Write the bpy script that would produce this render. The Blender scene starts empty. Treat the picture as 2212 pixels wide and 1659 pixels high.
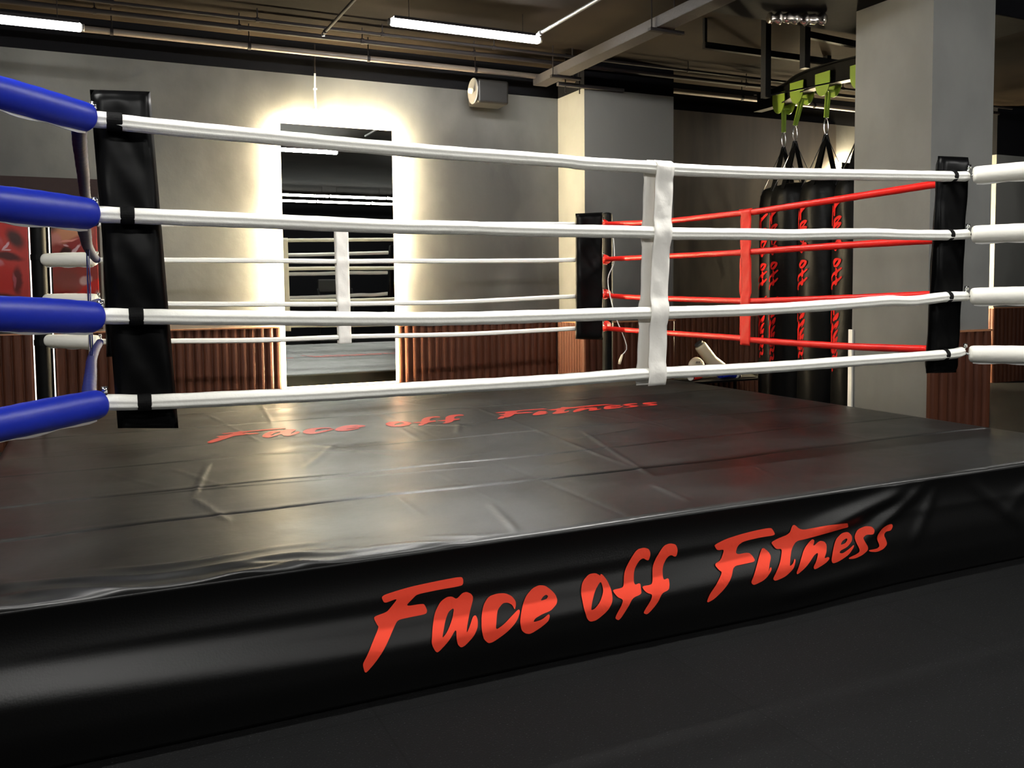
import bpy, bmesh, math, random
import numpy as np
from mathutils import Vector, Matrix

# ---------------------------------------------------------------- camera, world, exposure
scene = bpy.context.scene
COL = scene.collection
scene.view_settings.view_transform = 'Standard'
scene.view_settings.look = 'None'
scene.view_settings.gamma = 1
scene.view_settings.use_curve_mapping = False
scene.view_settings.exposure = 0.35

cam_data = bpy.data.cameras.new('camera')
cam_data.sensor_fit = 'HORIZONTAL'
cam_data.sensor_width = 36.0
cam_data.lens = 30.859
cam_data.shift_y = -0.0422
cam_data.clip_start = 0.05
cam = bpy.data.objects.new('camera', cam_data)
COL.objects.link(cam)
Rm = Matrix(((0.904729, 0.034255, -0.424608), (-0.425879, 0.050243, -0.903384), (-0.009612, 0.998149, 0.060045)))
cam.matrix_world = Matrix.Translation((-0.0058, -3.0554, 1.2284)) @ Rm.to_4x4()
scene.camera = cam

world = bpy.data.worlds.new('world')
scene.world = world
world.use_nodes = True
world.node_tree.nodes['Background'].inputs[0].default_value = (0.03, 0.035, 0.05, 1)
world.node_tree.nodes['Background'].inputs[1].default_value = 0.12

TUBE_POWER = 42.0
NEAR_TUBE_POWER = 270.0
MID_TUBE_POWER = 150.0
LED_POWER = 800.0
TUBE_COLOR = (0.98, 0.97, 0.93)
LED_COLOR = (1.0, 0.83, 0.52)
FRONT = [[[-0.003,1.765],[0.037,1.764],[0.08,1.76],[0.267,1.752],[0.501,1.745],[0.719,1.737],[0.948,1.731],[1.236,1.726],[1.635,1.723],[1.754,1.718],[2.062,1.719],[2.175,1.715],[2.663,1.722],[3.244,1.741],[3.821,1.76],[3.955,1.766]],[[-0.004,1.471],[0.106,1.469],[0.493,1.462],[0.946,1.453],[1.233,1.454],[1.502,1.451],[2.033,1.452],[2.171,1.449],[2.537,1.453],[2.798,1.454],[3.018,1.461],[3.309,1.468],[3.523,1.467],[3.813,1.47],[3.967,1.477]],[[0.01,1.152],[0.123,1.148],[0.485,1.135],[0.94,1.121],[1.228,1.116],[1.58,1.117],[2.044,1.12],[2.148,1.119],[2.539,1.121],[2.802,1.126],[3.182,1.139],[3.422,1.149],[3.594,1.146],[3.822,1.162],[3.97,1.164]],[[0.003,0.879],[0.142,0.871],[0.478,0.866],[0.699,0.863],[0.935,0.863],[1.224,0.862],[1.578,0.861],[2.01,0.867],[2.148,0.866],[2.541,0.863],[2.805,0.863],[3.187,0.867],[3.83,0.873],[3.951,0.883]]]
BACK = [[[0.012,1.686],[1.677,1.723],[3.685,1.767]],[[0.004,1.443],[0.464,1.445],[1.063,1.445],[1.67,1.441],[2.042,1.446],[2.66,1.448],[3.416,1.457],[3.683,1.463],[3.973,1.47]],[[-0.006,1.162],[0.455,1.14],[1.055,1.128],[1.529,1.12],[2.035,1.119],[2.656,1.121],[3.413,1.144],[3.681,1.152],[3.972,1.165]],[[-0.015,0.891],[0.447,0.879],[1.048,0.865],[1.594,0.867],[1.737,0.869],[2.652,0.859],[3.411,0.87],[3.679,0.876],[3.97,0.882]]]
RED = [[[3.499,1.771],[2.874,1.739],[2.529,1.728],[1.731,1.721],[1.627,1.718],[1.281,1.725],[0.856,1.732],[0.205,1.747],[0.02,1.748]],[[3.501,1.469],[2.875,1.463],[1.738,1.454],[1.62,1.455],[0.851,1.459],[0.213,1.458],[0.013,1.464]],[[3.503,1.157],[2.915,1.14],[1.735,1.125],[1.635,1.124],[0.846,1.147],[0.215,1.171],[0.006,1.174]],[[3.505,0.871],[2.915,0.869],[1.738,0.87],[1.633,0.863],[0.841,0.866],[0.235,0.882],[0.004,0.882]]]
GLYPHS = [[[[0.7364,0.2998],[0.7471,0.3058],[0.7928,0.3122],[0.8371,0.317],[0.9149,0.3207],[0.9989,0.3231],[1.0039,0.3131],[1.0029,0.3012],[0.9964,0.2949],[0.9187,0.2943],[0.8488,0.2915],[0.8364,0.2817],[0.8099,0.2597],[0.8686,0.2595],[0.8746,0.2518],[0.8797,0.237],[0.8743,0.228],[0.8193,0.2275],[0.7832,0.2259],[0.7711,0.2143],[0.7307,0.165],[0.6986,0.1264],[0.671,0.1007],[0.6653,0.1038],[0.6607,0.124],[0.6621,0.1333],[0.6919,0.1799],[0.7219,0.2171],[0.7169,0.2237],[0.7095,0.2424],[0.7166,0.247],[0.752,0.2526],[0.7641,0.2642],[0.7884,0.2895],[0.7506,0.2812],[0.7428,0.2841]]],[[[0.8772,0.158],[0.8838,0.1847],[0.901,0.2255],[0.9264,0.2572],[0.9475,0.2677],[0.9642,0.2662],[0.9789,0.2546],[0.9982,0.2717],[1.0132,0.2733],[1.0281,0.2649],[1.0352,0.2536],[1.032,0.2399],[1.0101,0.203],[0.9969,0.1769],[0.9924,0.1595],[1.0076,0.1791],[1.0229,0.2008],[1.0337,0.2031],[1.037,0.1903],[1.0311,0.1689],[1.0136,0.1456],[0.9876,0.1239],[0.9727,0.1186],[0.9614,0.1307],[0.9575,0.1516],[0.9609,0.1792],[0.9288,0.1447],[0.896,0.1175],[0.887,0.1243],[0.877,0.1461]],[[0.909,0.1563],[0.9297,0.2006],[0.9468,0.2238],[0.9637,0.231],[0.9662,0.2266],[0.9549,0.2043],[0.9314,0.1743]]],[[[1.044,0.1687],[1.0509,0.1961],[1.0665,0.2261],[1.0886,0.2471],[1.1194,0.2511],[1.146,0.2481],[1.1682,0.2363],[1.178,0.2202],[1.1747,0.2083],[1.1678,0.1978],[1.1635,0.2122],[1.1502,0.2206],[1.1324,0.2215],[1.1101,0.2066],[1.101,0.1876],[1.0896,0.1526],[1.1184,0.164],[1.1542,0.1848],[1.1813,0.1989],[1.1849,0.1921],[1.1675,0.168],[1.127,0.1378],[1.0826,0.1168],[1.0651,0.1151],[1.05,0.1309],[1.0447,0.1503]]],[[[1.1764,0.1623],[1.1857,0.1857],[1.1995,0.2084],[1.2179,0.2304],[1.2455,0.2491],[1.2686,0.2551],[1.2917,0.2502],[1.3103,0.2347],[1.3219,0.2201],[1.3241,0.205],[1.317,0.1934],[1.2911,0.1786],[1.2586,0.1735],[1.231,0.1655],[1.2227,0.1552],[1.2539,0.1575],[1.2818,0.1717],[1.285,0.1648],[1.2769,0.1493],[1.2491,0.133],[1.2123,0.1185],[1.1941,0.1238],[1.1807,0.1366]],[[1.2627,0.2098],[1.2776,0.2209],[1.2892,0.2241],[1.2952,0.2189],[1.2868,0.2122]]],[[[1.4119,0.1868],[1.4151,0.2135],[1.4306,0.2437],[1.4584,0.264],[1.4833,0.2631],[1.497,0.2555],[1.5013,0.2516],[1.5032,0.2579],[1.5114,0.2534],[1.5239,0.235],[1.5301,0.2064],[1.5237,0.1742],[1.4984,0.1452],[1.4577,0.1217],[1.433,0.1205],[1.4208,0.1335],[1.4118,0.165]],[[1.4363,0.1582],[1.4457,0.1813],[1.4675,0.2107],[1.4925,0.2315],[1.4994,0.2332],[1.5006,0.222],[1.4986,0.2058],[1.4767,0.179],[1.4517,0.1611]]],[[[1.5345,0.2057],[1.5714,0.2066],[1.581,0.2123],[1.5972,0.2517],[1.6231,0.2925],[1.6524,0.3192],[1.6819,0.3224],[1.7016,0.3152],[1.7069,0.3004],[1.6983,0.2762],[1.6884,0.2787],[1.6753,0.2879],[1.6589,0.2818],[1.636,0.2515],[1.6197,0.208],[1.647,0.2123],[1.6424,0.1944],[1.6391,0.1798],[1.6002,0.1731],[1.5776,0.1432],[1.5456,0.1051],[1.5298,0.115],[1.533,0.1256],[1.5521,0.1529],[1.5649,0.1731],[1.5458,0.1828],[1.5364,0.1971]]],[[[1.649,0.2018],[1.6884,0.2014],[1.6983,0.214],[1.7116,0.2517],[1.7349,0.2908],[1.765,0.3179],[1.7921,0.3228],[1.8159,0.3156],[1.8214,0.2988],[1.816,0.2766],[1.8078,0.2732],[1.7921,0.2828],[1.7752,0.2766],[1.7517,0.2458],[1.7383,0.208],[1.7631,0.2128],[1.7584,0.1935],[1.7497,0.1777],[1.7182,0.1713],[1.6983,0.1404],[1.6587,0.1073],[1.6423,0.1145],[1.6456,0.1236],[1.6686,0.1508],[1.6818,0.1725],[1.662,0.1801],[1.6522,0.1901]]],[[[1.9815,0.2932],[2.0339,0.3062],[2.0996,0.3142],[2.1739,0.3195],[2.2497,0.3213],[2.2591,0.3086],[2.2654,0.2914],[2.1968,0.2925],[2.1145,0.2884],[2.0888,0.277],[2.0692,0.247],[2.1297,0.2475],[2.141,0.237],[2.1471,0.2169],[2.0929,0.2151],[2.0432,0.2139],[2.0202,0.183],[1.9844,0.1471],[1.9418,0.1186],[1.9121,0.1087],[1.9065,0.1137],[1.9205,0.1395],[1.9557,0.175],[1.9877,0.2026],[1.9769,0.21],[1.9661,0.2292],[2.0018,0.2387],[2.0269,0.2706],[1.9945,0.2709],[1.9837,0.2853]]],[[[2.1045,0.1555],[2.1302,0.1906],[2.1672,0.2273],[2.1986,0.2579],[2.2201,0.238],[2.2217,0.2227],[2.2014,0.2013],[2.1865,0.1763],[2.1977,0.1898],[2.2053,0.1917],[2.2039,0.1828],[2.1679,0.1519],[2.1194,0.14],[2.1082,0.1459]]],[[[2.2426,0.2683],[2.281,0.2784],[2.3314,0.2871],[2.3585,0.3235],[2.3889,0.2951],[2.4545,0.2991],[2.5277,0.3037],[2.6108,0.2997],[2.6194,0.291],[2.6323,0.2767],[2.5861,0.2762],[2.4873,0.27],[2.4068,0.2618],[2.3593,0.2589],[2.3281,0.2354],[2.305,0.208],[2.2898,0.1826],[2.3092,0.189],[2.3246,0.2052],[2.327,0.1987],[2.3055,0.1711],[2.2669,0.1492],[2.2172,0.1396],[2.2057,0.1493],[2.2207,0.1713],[2.2586,0.2084],[2.2853,0.2413],[2.2582,0.2431],[2.2489,0.2553]]],[[[2.3212,0.1565],[2.3444,0.1901],[2.3834,0.2279],[2.4349,0.2594],[2.4471,0.2503],[2.4313,0.2307],[2.4714,0.2471],[2.4959,0.2407],[2.5018,0.2274],[2.4883,0.2042],[2.4683,0.185],[2.4926,0.1879],[2.4985,0.1808],[2.4726,0.1657],[2.4163,0.1507],[2.4082,0.1624],[2.4279,0.1845],[2.4477,0.2098],[2.4236,0.2037],[2.3919,0.1834],[2.3605,0.1631],[2.3253,0.1467]]],[[[2.5051,0.1736],[2.5211,0.2028],[2.5535,0.2394],[2.5948,0.2593],[2.6284,0.2594],[2.6439,0.2434],[2.6374,0.2251],[2.604,0.2073],[2.5624,0.2003],[2.5543,0.1932],[2.5709,0.1884],[2.6126,0.1998],[2.6419,0.2118],[2.6378,0.2027],[2.6045,0.1786],[2.5465,0.1614],[2.5136,0.1585]],[[2.5704,0.2182],[2.5869,0.2318],[2.6119,0.238],[2.6162,0.233],[2.5996,0.2219]]],[[[2.6006,0.1665],[2.6468,0.174],[2.6679,0.1827],[2.6545,0.2165],[2.6541,0.2389],[2.6792,0.2612],[2.722,0.2699],[2.7498,0.2664],[2.7552,0.2548],[2.7443,0.2381],[2.7139,0.2407],[2.6927,0.2306],[2.6973,0.214],[2.7149,0.1923],[2.7134,0.1796],[2.6811,0.1648],[2.6386,0.1579],[2.6091,0.1608]]],[[[2.7151,0.1794],[2.7673,0.1768],[2.7846,0.1862],[2.7709,0.2139],[2.7705,0.2334],[2.7919,0.2566],[2.8269,0.2652],[2.867,0.2615],[2.8736,0.2496],[2.8587,0.2351],[2.8276,0.2358],[2.8146,0.2245],[2.8238,0.2037],[2.8286,0.1867],[2.8069,0.1701],[2.7675,0.1638],[2.7283,0.1705]]]]
R_ = math.radians
random.seed(4)
rng = np.random.RandomState(5)

# ---------------------------------------------------------------- materials
def mat(name, color, rough=0.5, metal=0.0, bump=None, var=None, emit=None, strength=0, spec=0.5, sheen=0, coat=0):
    """bump=(scale, strength, detail); var=(scale, color2, contrast lo, hi, stretch)"""
    m = bpy.data.materials.new(name); m.use_nodes = True
    nt = m.node_tree; b = nt.nodes['Principled BSDF']
    b.inputs['Base Color'].default_value = (*color, 1)
    b.inputs['Roughness'].default_value = rough
    b.inputs['Metallic'].default_value = metal
    b.inputs['Specular IOR Level'].default_value = spec
    if coat: b.inputs['Coat Weight'].default_value = coat; b.inputs['Coat Roughness'].default_value = 0.15
    if emit:
        b.inputs['Emission Color'].default_value = (*emit, 1)
        b.inputs['Emission Strength'].default_value = strength
    tc = nt.nodes.new('ShaderNodeTexCoord')
    if var:
        mp = nt.nodes.new('ShaderNodeMapping'); mp.inputs['Scale'].default_value = var[4] if len(var) > 4 else (1, 1, 1); mp.inputs['Location'].default_value = var[5] if len(var) > 5 else (0, 0, 0)
        nt.links.new(tc.outputs['Object'], mp.inputs['Vector'])
        n = nt.nodes.new('ShaderNodeTexNoise'); n.inputs['Scale'].default_value = var[0]; n.inputs['Detail'].default_value = 6
        nt.links.new(mp.outputs[0], n.inputs['Vector'])
        r = nt.nodes.new('ShaderNodeValToRGB')
        r.color_ramp.elements[0].position = var[2]; r.color_ramp.elements[0].color = (*color, 1)
        r.color_ramp.elements[1].position = var[3]; r.color_ramp.elements[1].color = (*var[1], 1)
        nt.links.new(n.outputs['Fac'], r.inputs['Fac']); nt.links.new(r.outputs['Color'], b.inputs['Base Color'])
    if bump:
        n = nt.nodes.new('ShaderNodeTexNoise'); n.inputs['Scale'].default_value = bump[0]
        n.inputs['Detail'].default_value = bump[2] if len(bump) > 2 else 3
        nt.links.new(tc.outputs['Object'], n.inputs['Vector'])
        bp = nt.nodes.new('ShaderNodeBump'); bp.inputs['Strength'].default_value = bump[1]; bp.inputs['Distance'].default_value = 0.01
        nt.links.new(n.outputs['Fac'], bp.inputs['Height']); nt.links.new(bp.outputs['Normal'], b.inputs['Normal'])
    return m

M = {}
WOFF = (2.0, 0, 0)  # moves the plaster mottling so its dark tone shades the upper left wall
M['wall'] = mat('grey_microcement', (0.050, 0.050, 0.048), 0.8, bump=(9, 0.25, 5), var=(0.55, (0.150, 0.149, 0.138), 0.38, 0.60, (1, 1, 0.6), WOFF), spec=0.2)
M['pillar'] = mat('light_grey_pillar_paint', (0.135, 0.135, 0.128), 0.8, bump=(9, 0.25, 5), var=(2.5, (0.165, 0.165, 0.155), 0.35, 0.65, (1, 1, 0.6)), spec=0.2)
M['wall_black'] = mat('black_paint', (0.004, 0.004, 0.005), 0.85, bump=(20, 0.1), spec=0.08)
M['ceil'] = mat('dark_ceiling', (0.0065, 0.0049, 0.0036), 0.95, bump=(4, 0.3, 5), var=(0.9, (0.019, 0.0135, 0.009), 0.35, 0.7, (1, 1, 1)), spec=0.05)
M['wood'] = mat('red_brown_slats', (0.050, 0.0155, 0.008), 0.5, var=(6, (0.074, 0.024, 0.0115), 0.3, 0.7, (3, 3, 0.3)), spec=0.2)
M['wood_cap_lit'] = mat('lit_wainscot_edge', (0.30, 0.13, 0.06), 0.5)  # slat wood made paler: LED glow on the top edge is in the colour
M['white_rope'] = mat('white_leatherette', (0.90, 0.885, 0.82), 0.45, bump=(45, 0.25, 4), spec=0.4)
M['white_cover'] = mat('white_cushion_vinyl', (0.88, 0.86, 0.78), 0.42, bump=(14, 0.35, 3), spec=0.4)
M['white_strap'] = mat('white_strap_fabric', (0.88, 0.85, 0.79), 0.6, bump=(20, 0.35, 4), spec=0.3)
M['red_rope'] = mat('red_leatherette', (0.72, 0.014, 0.010), 0.36, bump=(40, 0.15, 3), spec=0.3)
M['red_strap'] = mat('red_strap_fabric', (0.66, 0.022, 0.014), 0.5, bump=(20, 0.3, 3), spec=0.2)
M['blue_cover'] = mat('blue_cushion_vinyl', (0.008, 0.022, 0.36), 0.42, bump=(9, 0.4, 3), spec=0.35)
M['blue_rope'] = mat('dark_blue_leatherette', (0.008, 0.014, 0.10), 0.55, bump=(30, 0.2, 3), spec=0.12)
M['pad'] = mat('black_pad_vinyl', (0.002, 0.002, 0.0022), 0.36, bump=(6, 0.6, 2), spec=0.10)
M['loop'] = mat('black_webbing', (0.003, 0.003, 0.003), 0.7, bump=(80, 0.2), spec=0.15)
M['skirt'] = mat('black_skirt_vinyl', (0.0012, 0.0012, 0.0013), 0.45, bump=(160, 0.05), spec=0.36)
M['letter'] = mat('red_print', (0.95, 0.075, 0.038), 0.6, spec=0.12)
M['letter_canvas'] = mat('red_print_on_canvas', (0.62, 0.028, 0.016), 0.38, spec=1.0)
M['letter_bag'] = mat('dark_red_print', (0.45, 0.012, 0.010), 0.6, spec=0.1)
M['steel_black'] = mat('black_steel', (0.003, 0.003, 0.003), 0.55, bump=(60, 0.05), spec=0.12)
M['chrome'] = mat('bright_steel', (0.75, 0.75, 0.75), 0.2, 1.0)
M['pipe'] = mat('painted_pipe', (0.09, 0.072, 0.058), 0.45, spec=0.3)
M['pipe_dark'] = mat('dark_pipe', (0.008, 0.006, 0.006), 0.7, spec=0.15)
M['tray'] = mat('grey_cable_tray', (0.036, 0.033, 0.033), 0.6, bump=(40, 0.2), spec=0.15)
M['galv'] = mat('galvanised_conduit', (0.17, 0.165, 0.165), 0.45, 0.5)
M['mirror'] = mat('mirror_glass', (0.82, 0.85, 0.80), 0.0, 1.0)
M['tube'] = mat('lit_tube', (1, 1, 1), 0.5, emit=TUBE_COLOR, strength=TUBE_POWER)
M['tube_mid'] = mat('lit_tube_middle', (1, 1, 1), 0.5, emit=TUBE_COLOR, strength=MID_TUBE_POWER)
M['tube_low'] = mat('lit_tube_left', (1, 1, 1), 0.5, emit=TUBE_COLOR, strength=9.0)
M['tube_near'] = mat('lit_tube_bright', (1, 1, 1), 0.5, emit=TUBE_COLOR, strength=NEAR_TUBE_POWER)
M['led'] = mat('lit_led_strip', (1, 1, 1), 0.5, emit=LED_COLOR, strength=LED_POWER)
M['light_edge'] = mat('lit_mirror_edge', (1, 1, 1), 0.5, emit=LED_COLOR, strength=5.0)
M['panel'] = mat('brushed_dark_panel', (0.045, 0.038, 0.030), 0.42, 0.5, bump=(2.2, 0.5, 4), var=(1.6, (0.085, 0.068, 0.050), 0.35, 0.7, (2.5, 1, 0.35)))
M['led_thin'] = mat('lit_poster_led', (1, 1, 1), 0.5, emit=(1.0, 0.88, 0.78), strength=1.6)
M['bag'] = mat('black_bag_leather', (0.0025, 0.0025, 0.0025), 0.40, bump=(14, 0.35, 3), spec=0.11)
M['lime'] = mat('lime_painted_steel', (0.13, 0.20, 0.015), 0.4)
M['cream'] = mat('cream_vinyl', (0.62, 0.54, 0.38), 0.4, bump=(12, 0.3))
M['cream_dark'] = mat('dark_print', (0.03, 0.03, 0.03), 0.5)
M['foil'] = mat('aluminium_foil_duct', (0.75, 0.68, 0.60), 0.25, 1.0, bump=(10, 1.0, 4))
M['paper'] = mat('notice_paper', (0.55, 0.54, 0.52), 0.6)
M['cable'] = mat('white_cable', (0.7, 0.69, 0.66), 0.4)
M['white_trim'] = mat('white_trim', (0.75, 0.74, 0.68), 0.4)
M['maroon'] = mat('maroon_board', (0.020, 0.010, 0.009), 0.6, bump=(30, 0.1), spec=0.15)
M['gap'] = mat('black_gap_panel', (0.002, 0.002, 0.002), 0.7, spec=0.05)
M['plastic'] = mat('dark_projector_plastic', (0.011, 0.010, 0.009), 0.4, spec=0.3)

def canvas_material():
    m = mat('black_canvas_vinyl', (0.003, 0.003, 0.0028), 0.3)
    nt = m.node_tree; b = nt.nodes['Principled BSDF']
    tc = [n for n in nt.nodes if n.type == 'TEX_COORD'][0]
    n1 = nt.nodes.new('ShaderNodeTexNoise'); n1.inputs['Scale'].default_value = 2.2; n1.inputs['Detail'].default_value = 4
    n2 = nt.nodes.new('ShaderNodeTexNoise'); n2.inputs['Scale'].default_value = 60; n2.inputs['Detail'].default_value = 2
    for n in (n1, n2): nt.links.new(tc.outputs['Object'], n.inputs['Vector'])
    r = nt.nodes.new('ShaderNodeMapRange'); r.inputs['To Min'].default_value = 0.31; r.inputs['To Max'].default_value = 0.47
    r.inputs['From Min'].default_value = 0.3; r.inputs['From Max'].default_value = 0.7
    nt.links.new(n1.outputs['Fac'], r.inputs['Value']); nt.links.new(r.outputs[0], b.inputs['Roughness'])
    b1 = nt.nodes.new('ShaderNodeBump'); b1.inputs['Strength'].default_value = 0.35; b1.inputs['Distance'].default_value = 0.02
    b2 = nt.nodes.new('ShaderNodeBump'); b2.inputs['Strength'].default_value = 0.05; b2.inputs['Distance'].default_value = 0.005
    nt.links.new(n1.outputs['Fac'], b1.inputs['Height']); nt.links.new(n2.outputs['Fac'], b2.inputs['Height'])
    nt.links.new(b1.outputs[0], b2.inputs['Normal']); nt.links.new(b2.outputs[0], b.inputs['Normal'])
    b.inputs['Specular IOR Level'].default_value = 0.95
    return m
M['canvas'] = canvas_material()

def floor_material():
    m = mat('speckled_rubber_floor', (0.020, 0.020, 0.021), 0.75, spec=0.15)
    nt = m.node_tree; b = nt.nodes['Principled BSDF']
    tc = [n for n in nt.nodes if n.type == 'TEX_COORD'][0]
    n = nt.nodes.new('ShaderNodeTexNoise'); n.inputs['Scale'].default_value = 170; n.inputs['Detail'].default_value = 2
    nt.links.new(tc.outputs['Object'], n.inputs['Vector'])
    r = nt.nodes.new('ShaderNodeValToRGB')
    r.color_ramp.elements[0].position = 0.62; r.color_ramp.elements[0].color = (0.0052, 0.0052, 0.0056, 1)
    r.color_ramp.elements[1].position = 0.76; r.color_ramp.elements[1].color = (0.05, 0.053, 0.056, 1)
    nt.links.new(n.outputs['Fac'], r.inputs['Fac'])
    n3 = nt.nodes.new('ShaderNodeTexNoise'); n3.inputs['Scale'].default_value = 2.0; n3.inputs['Detail'].default_value = 5
    nt.links.new(tc.outputs['Object'], n3.inputs['Vector'])
    # square mats, one metre, with fine dark joints and slight tone differences
    br = nt.nodes.new('ShaderNodeTexBrick'); br.offset = 0
    br.inputs['Color1'].default_value = (0.85, 0.85, 0.85, 1); br.inputs['Color2'].default_value = (1.12, 1.12, 1.12, 1)
    br.inputs['Mortar'].default_value = (0.35, 0.35, 0.35, 1); br.inputs['Scale'].default_value = 1.0
    br.inputs['Mortar Size'].default_value = 0.003; br.inputs['Brick Width'].default_value = 1.0; br.inputs['Row Height'].default_value = 1.0
    mp = nt.nodes.new('ShaderNodeMapping'); mp.inputs['Location'].default_value = (0.32, 0.66, 0)
    nt.links.new(tc.outputs['Object'], mp.inputs['Vector']); nt.links.new(mp.outputs[0], br.inputs['Vector'])
    mx = nt.nodes.new('ShaderNodeMix'); mx.data_type = 'RGBA'; mx.blend_type = 'MULTIPLY'; mx.inputs['Factor'].default_value = 1
    nt.links.new(r.outputs['Color'], mx.inputs[6]); nt.links.new(br.outputs['Color'], mx.inputs[7])
    mx2 = nt.nodes.new('ShaderNodeMix'); mx2.data_type = 'RGBA'; mx2.blend_type = 'MULTIPLY'; mx2.inputs['Factor'].default_value = 0.5
    nt.links.new(mx.outputs[2], mx2.inputs[6]); nt.links.new(n3.outputs['Fac'], mx2.inputs[7])
    nt.links.new(mx2.outputs[2], b.inputs['Base Color'])
    bp = nt.nodes.new('ShaderNodeBump'); bp.inputs['Strength'].default_value = 0.3; bp.inputs['Distance'].default_value = 0.003
    nt.links.new(n.outputs['Fac'], bp.inputs['Height']); nt.links.new(bp.outputs['Normal'], b.inputs['Normal'])
    return m
M['floor'] = floor_material()

def poster_material(name, base, blobs):
    """glossy print built from soft rounded colour patches: (x, z, rx, rz, angle, colour, softness) in metres"""
    m = mat(name, base, 0.45, spec=0.2); nt = m.node_tree; b = nt.nodes['Principled BSDF']
    tc = [n for n in nt.nodes if n.type == 'TEX_COORD'][0]
    nz = nt.nodes.new('ShaderNodeTexNoise'); nz.inputs['Scale'].default_value = 9; nz.inputs['Detail'].default_value = 3
    nt.links.new(tc.outputs['Object'], nz.inputs['Vector'])
    wv = nt.nodes.new('ShaderNodeVectorMath'); wv.operation = 'MULTIPLY_ADD'; wv.inputs[1].default_value = (.05, .05, .05)
    nt.links.new(nz.outputs['Color'], wv.inputs[0]); nt.links.new(tc.outputs['Object'], wv.inputs[2])
    cur = None
    for (x, z, rx, rz, ang, c, soft) in blobs:
        mp = nt.nodes.new('ShaderNodeMapping'); mp.vector_type = 'TEXTURE'
        mp.inputs['Location'].default_value = (x + .025, 0, z + .025); mp.inputs['Rotation'].default_value = (0, math.radians(-ang), 0); mp.inputs['Scale'].default_value = (rx, 1e3, rz)
        nt.links.new(wv.outputs[0], mp.inputs['Vector'])
        ln = nt.nodes.new('ShaderNodeVectorMath'); ln.operation = 'LENGTH'; nt.links.new(mp.outputs[0], ln.inputs[0])
        r = nt.nodes.new('ShaderNodeMapRange'); r.interpolation_type = 'SMOOTHSTEP'
        r.inputs['From Min'].default_value = 1 + soft; r.inputs['From Max'].default_value = 1 - soft
        nt.links.new(ln.outputs['Value'], r.inputs['Value'])
        mx = nt.nodes.new('ShaderNodeMix'); mx.data_type = 'RGBA'
        nt.links.new(r.outputs[0], mx.inputs['Factor'])
        if cur: nt.links.new(cur, mx.inputs[6])
        else: mx.inputs[6].default_value = (*base, 1)
        mx.inputs[7].default_value = (*c, 1); cur = mx.outputs[2]
    nt.links.new(cur, b.inputs['Base Color'])
    return m
def zoomblob(ox, oz):
    """patches measured on the print: left-top origin, 1 unit = 1/6.38 of 4.1 mm"""
    k = .0041 / 6.38
    return lambda x, y, rx, ry, a, c, s=.35: (ox + (x) * k * .78, oz - (y - 220) * k, rx * k * .78, ry * k, a, tuple((v / 255.) ** 2.2 * .55 for v in c), s)
_b = zoomblob(-.161 - 665 * .0041 / 6.38 * .78, .86)
M['poster_b'] = poster_material('glove_poster_print_right', (.16, .015, .012), [
    _b(740, 300, 120, 90, 0, (60, 42, 35)), _b(960, 400, 250, 130, 10, (190, 125, 90)), _b(720, 500, 90, 90, 0, (190, 120, 110)), _b(740, 620, 110, 90, 0, (150, 60, 55)),
    _b(1040, 610, 190, 170, 0, (135, 18, 18), .2), _b(860, 640, 90, 60, 20, (60, 14, 12), .3), _b(900, 490, 110, 14, 12, (225, 140, 130), .5), _b(985, 620, 24, 95, -32, (215, 175, 180), .3), _b(870, 560, 40, 14, -20, (210, 160, 165), .4),
    _b(860, 980, 190, 130, 0, (125, 55, 50), .4), _b(1130, 980, 90, 60, 25, (200, 160, 155), .3), _b(1200, 1100, 330, 80, 33, (185, 30, 22), .25), _b(780, 1170, 200, 60, 0, (140, 16, 14), .4), _b(1230, 1260, 170, 70, 20, (58, 28, 22), .4), _b(1310, 1130, 60, 25, 35, (190, 130, 120), .5),
    _b(900, 1500, 400, 180, 0, (90, 10, 10), .4)])
_a = zoomblob(.381 - 385 * .0041 / 6.38 * 1.0, .86)
M['poster_a'] = poster_material('glove_poster_print_left', (.26, .016, .012), [
    _a(-150, 350, 200, 120, 20, (165, 80, 80)), _a(60, 360, 40, 180, 20, (190, 90, 90), .5), _a(300, 270, 90, 50, 0, (190, 130, 110), .4), _a(180, 360, 170, 100, 20, (190, 35, 25), .4), _a(330, 480, 90, 120, 25, (60, 20, 18), .5),
    _a(200, 570, 20, 60, -35, (215, 170, 180), .3), _a(220, 615, 50, 12, 5, (205, 160, 165), .4), _a(200, 690, 200, 50, -8, (75, 10, 10), .4), _a(90, 770, 70, 32, -18, (195, 120, 125), .35), _a(170, 960, 190, 170, 0, (185, 32, 20), .4),
    _a(340, 980, 60, 160, 0, (95, 14, 12), .4), _a(300, 980, 18, 80, 5, (165, 75, 85), .5), _a(150, 1180, 300, 50, -8, (80, 8, 10), .4), _a(200, 1300, 300, 60, 0, (140, 10, 18), .4)])

# ---------------------------------------------------------------- mesh helpers
def link(o, parent=None, loc=None):
    COL.objects.link(o)
    if parent is not None: o.parent = parent
    return o

def tag(o, label=None, cat=None, group=None, kind=None):
    if label: o['label'] = label
    if cat: o['category'] = cat
    if group: o['group'] = group
    if kind: o['kind'] = kind
    return o

def empty(name, loc=(0, 0, 0)):
    o = bpy.data.objects.new(name, None); o.location = loc; o.empty_display_size = 0.1
    return link(o)

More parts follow.
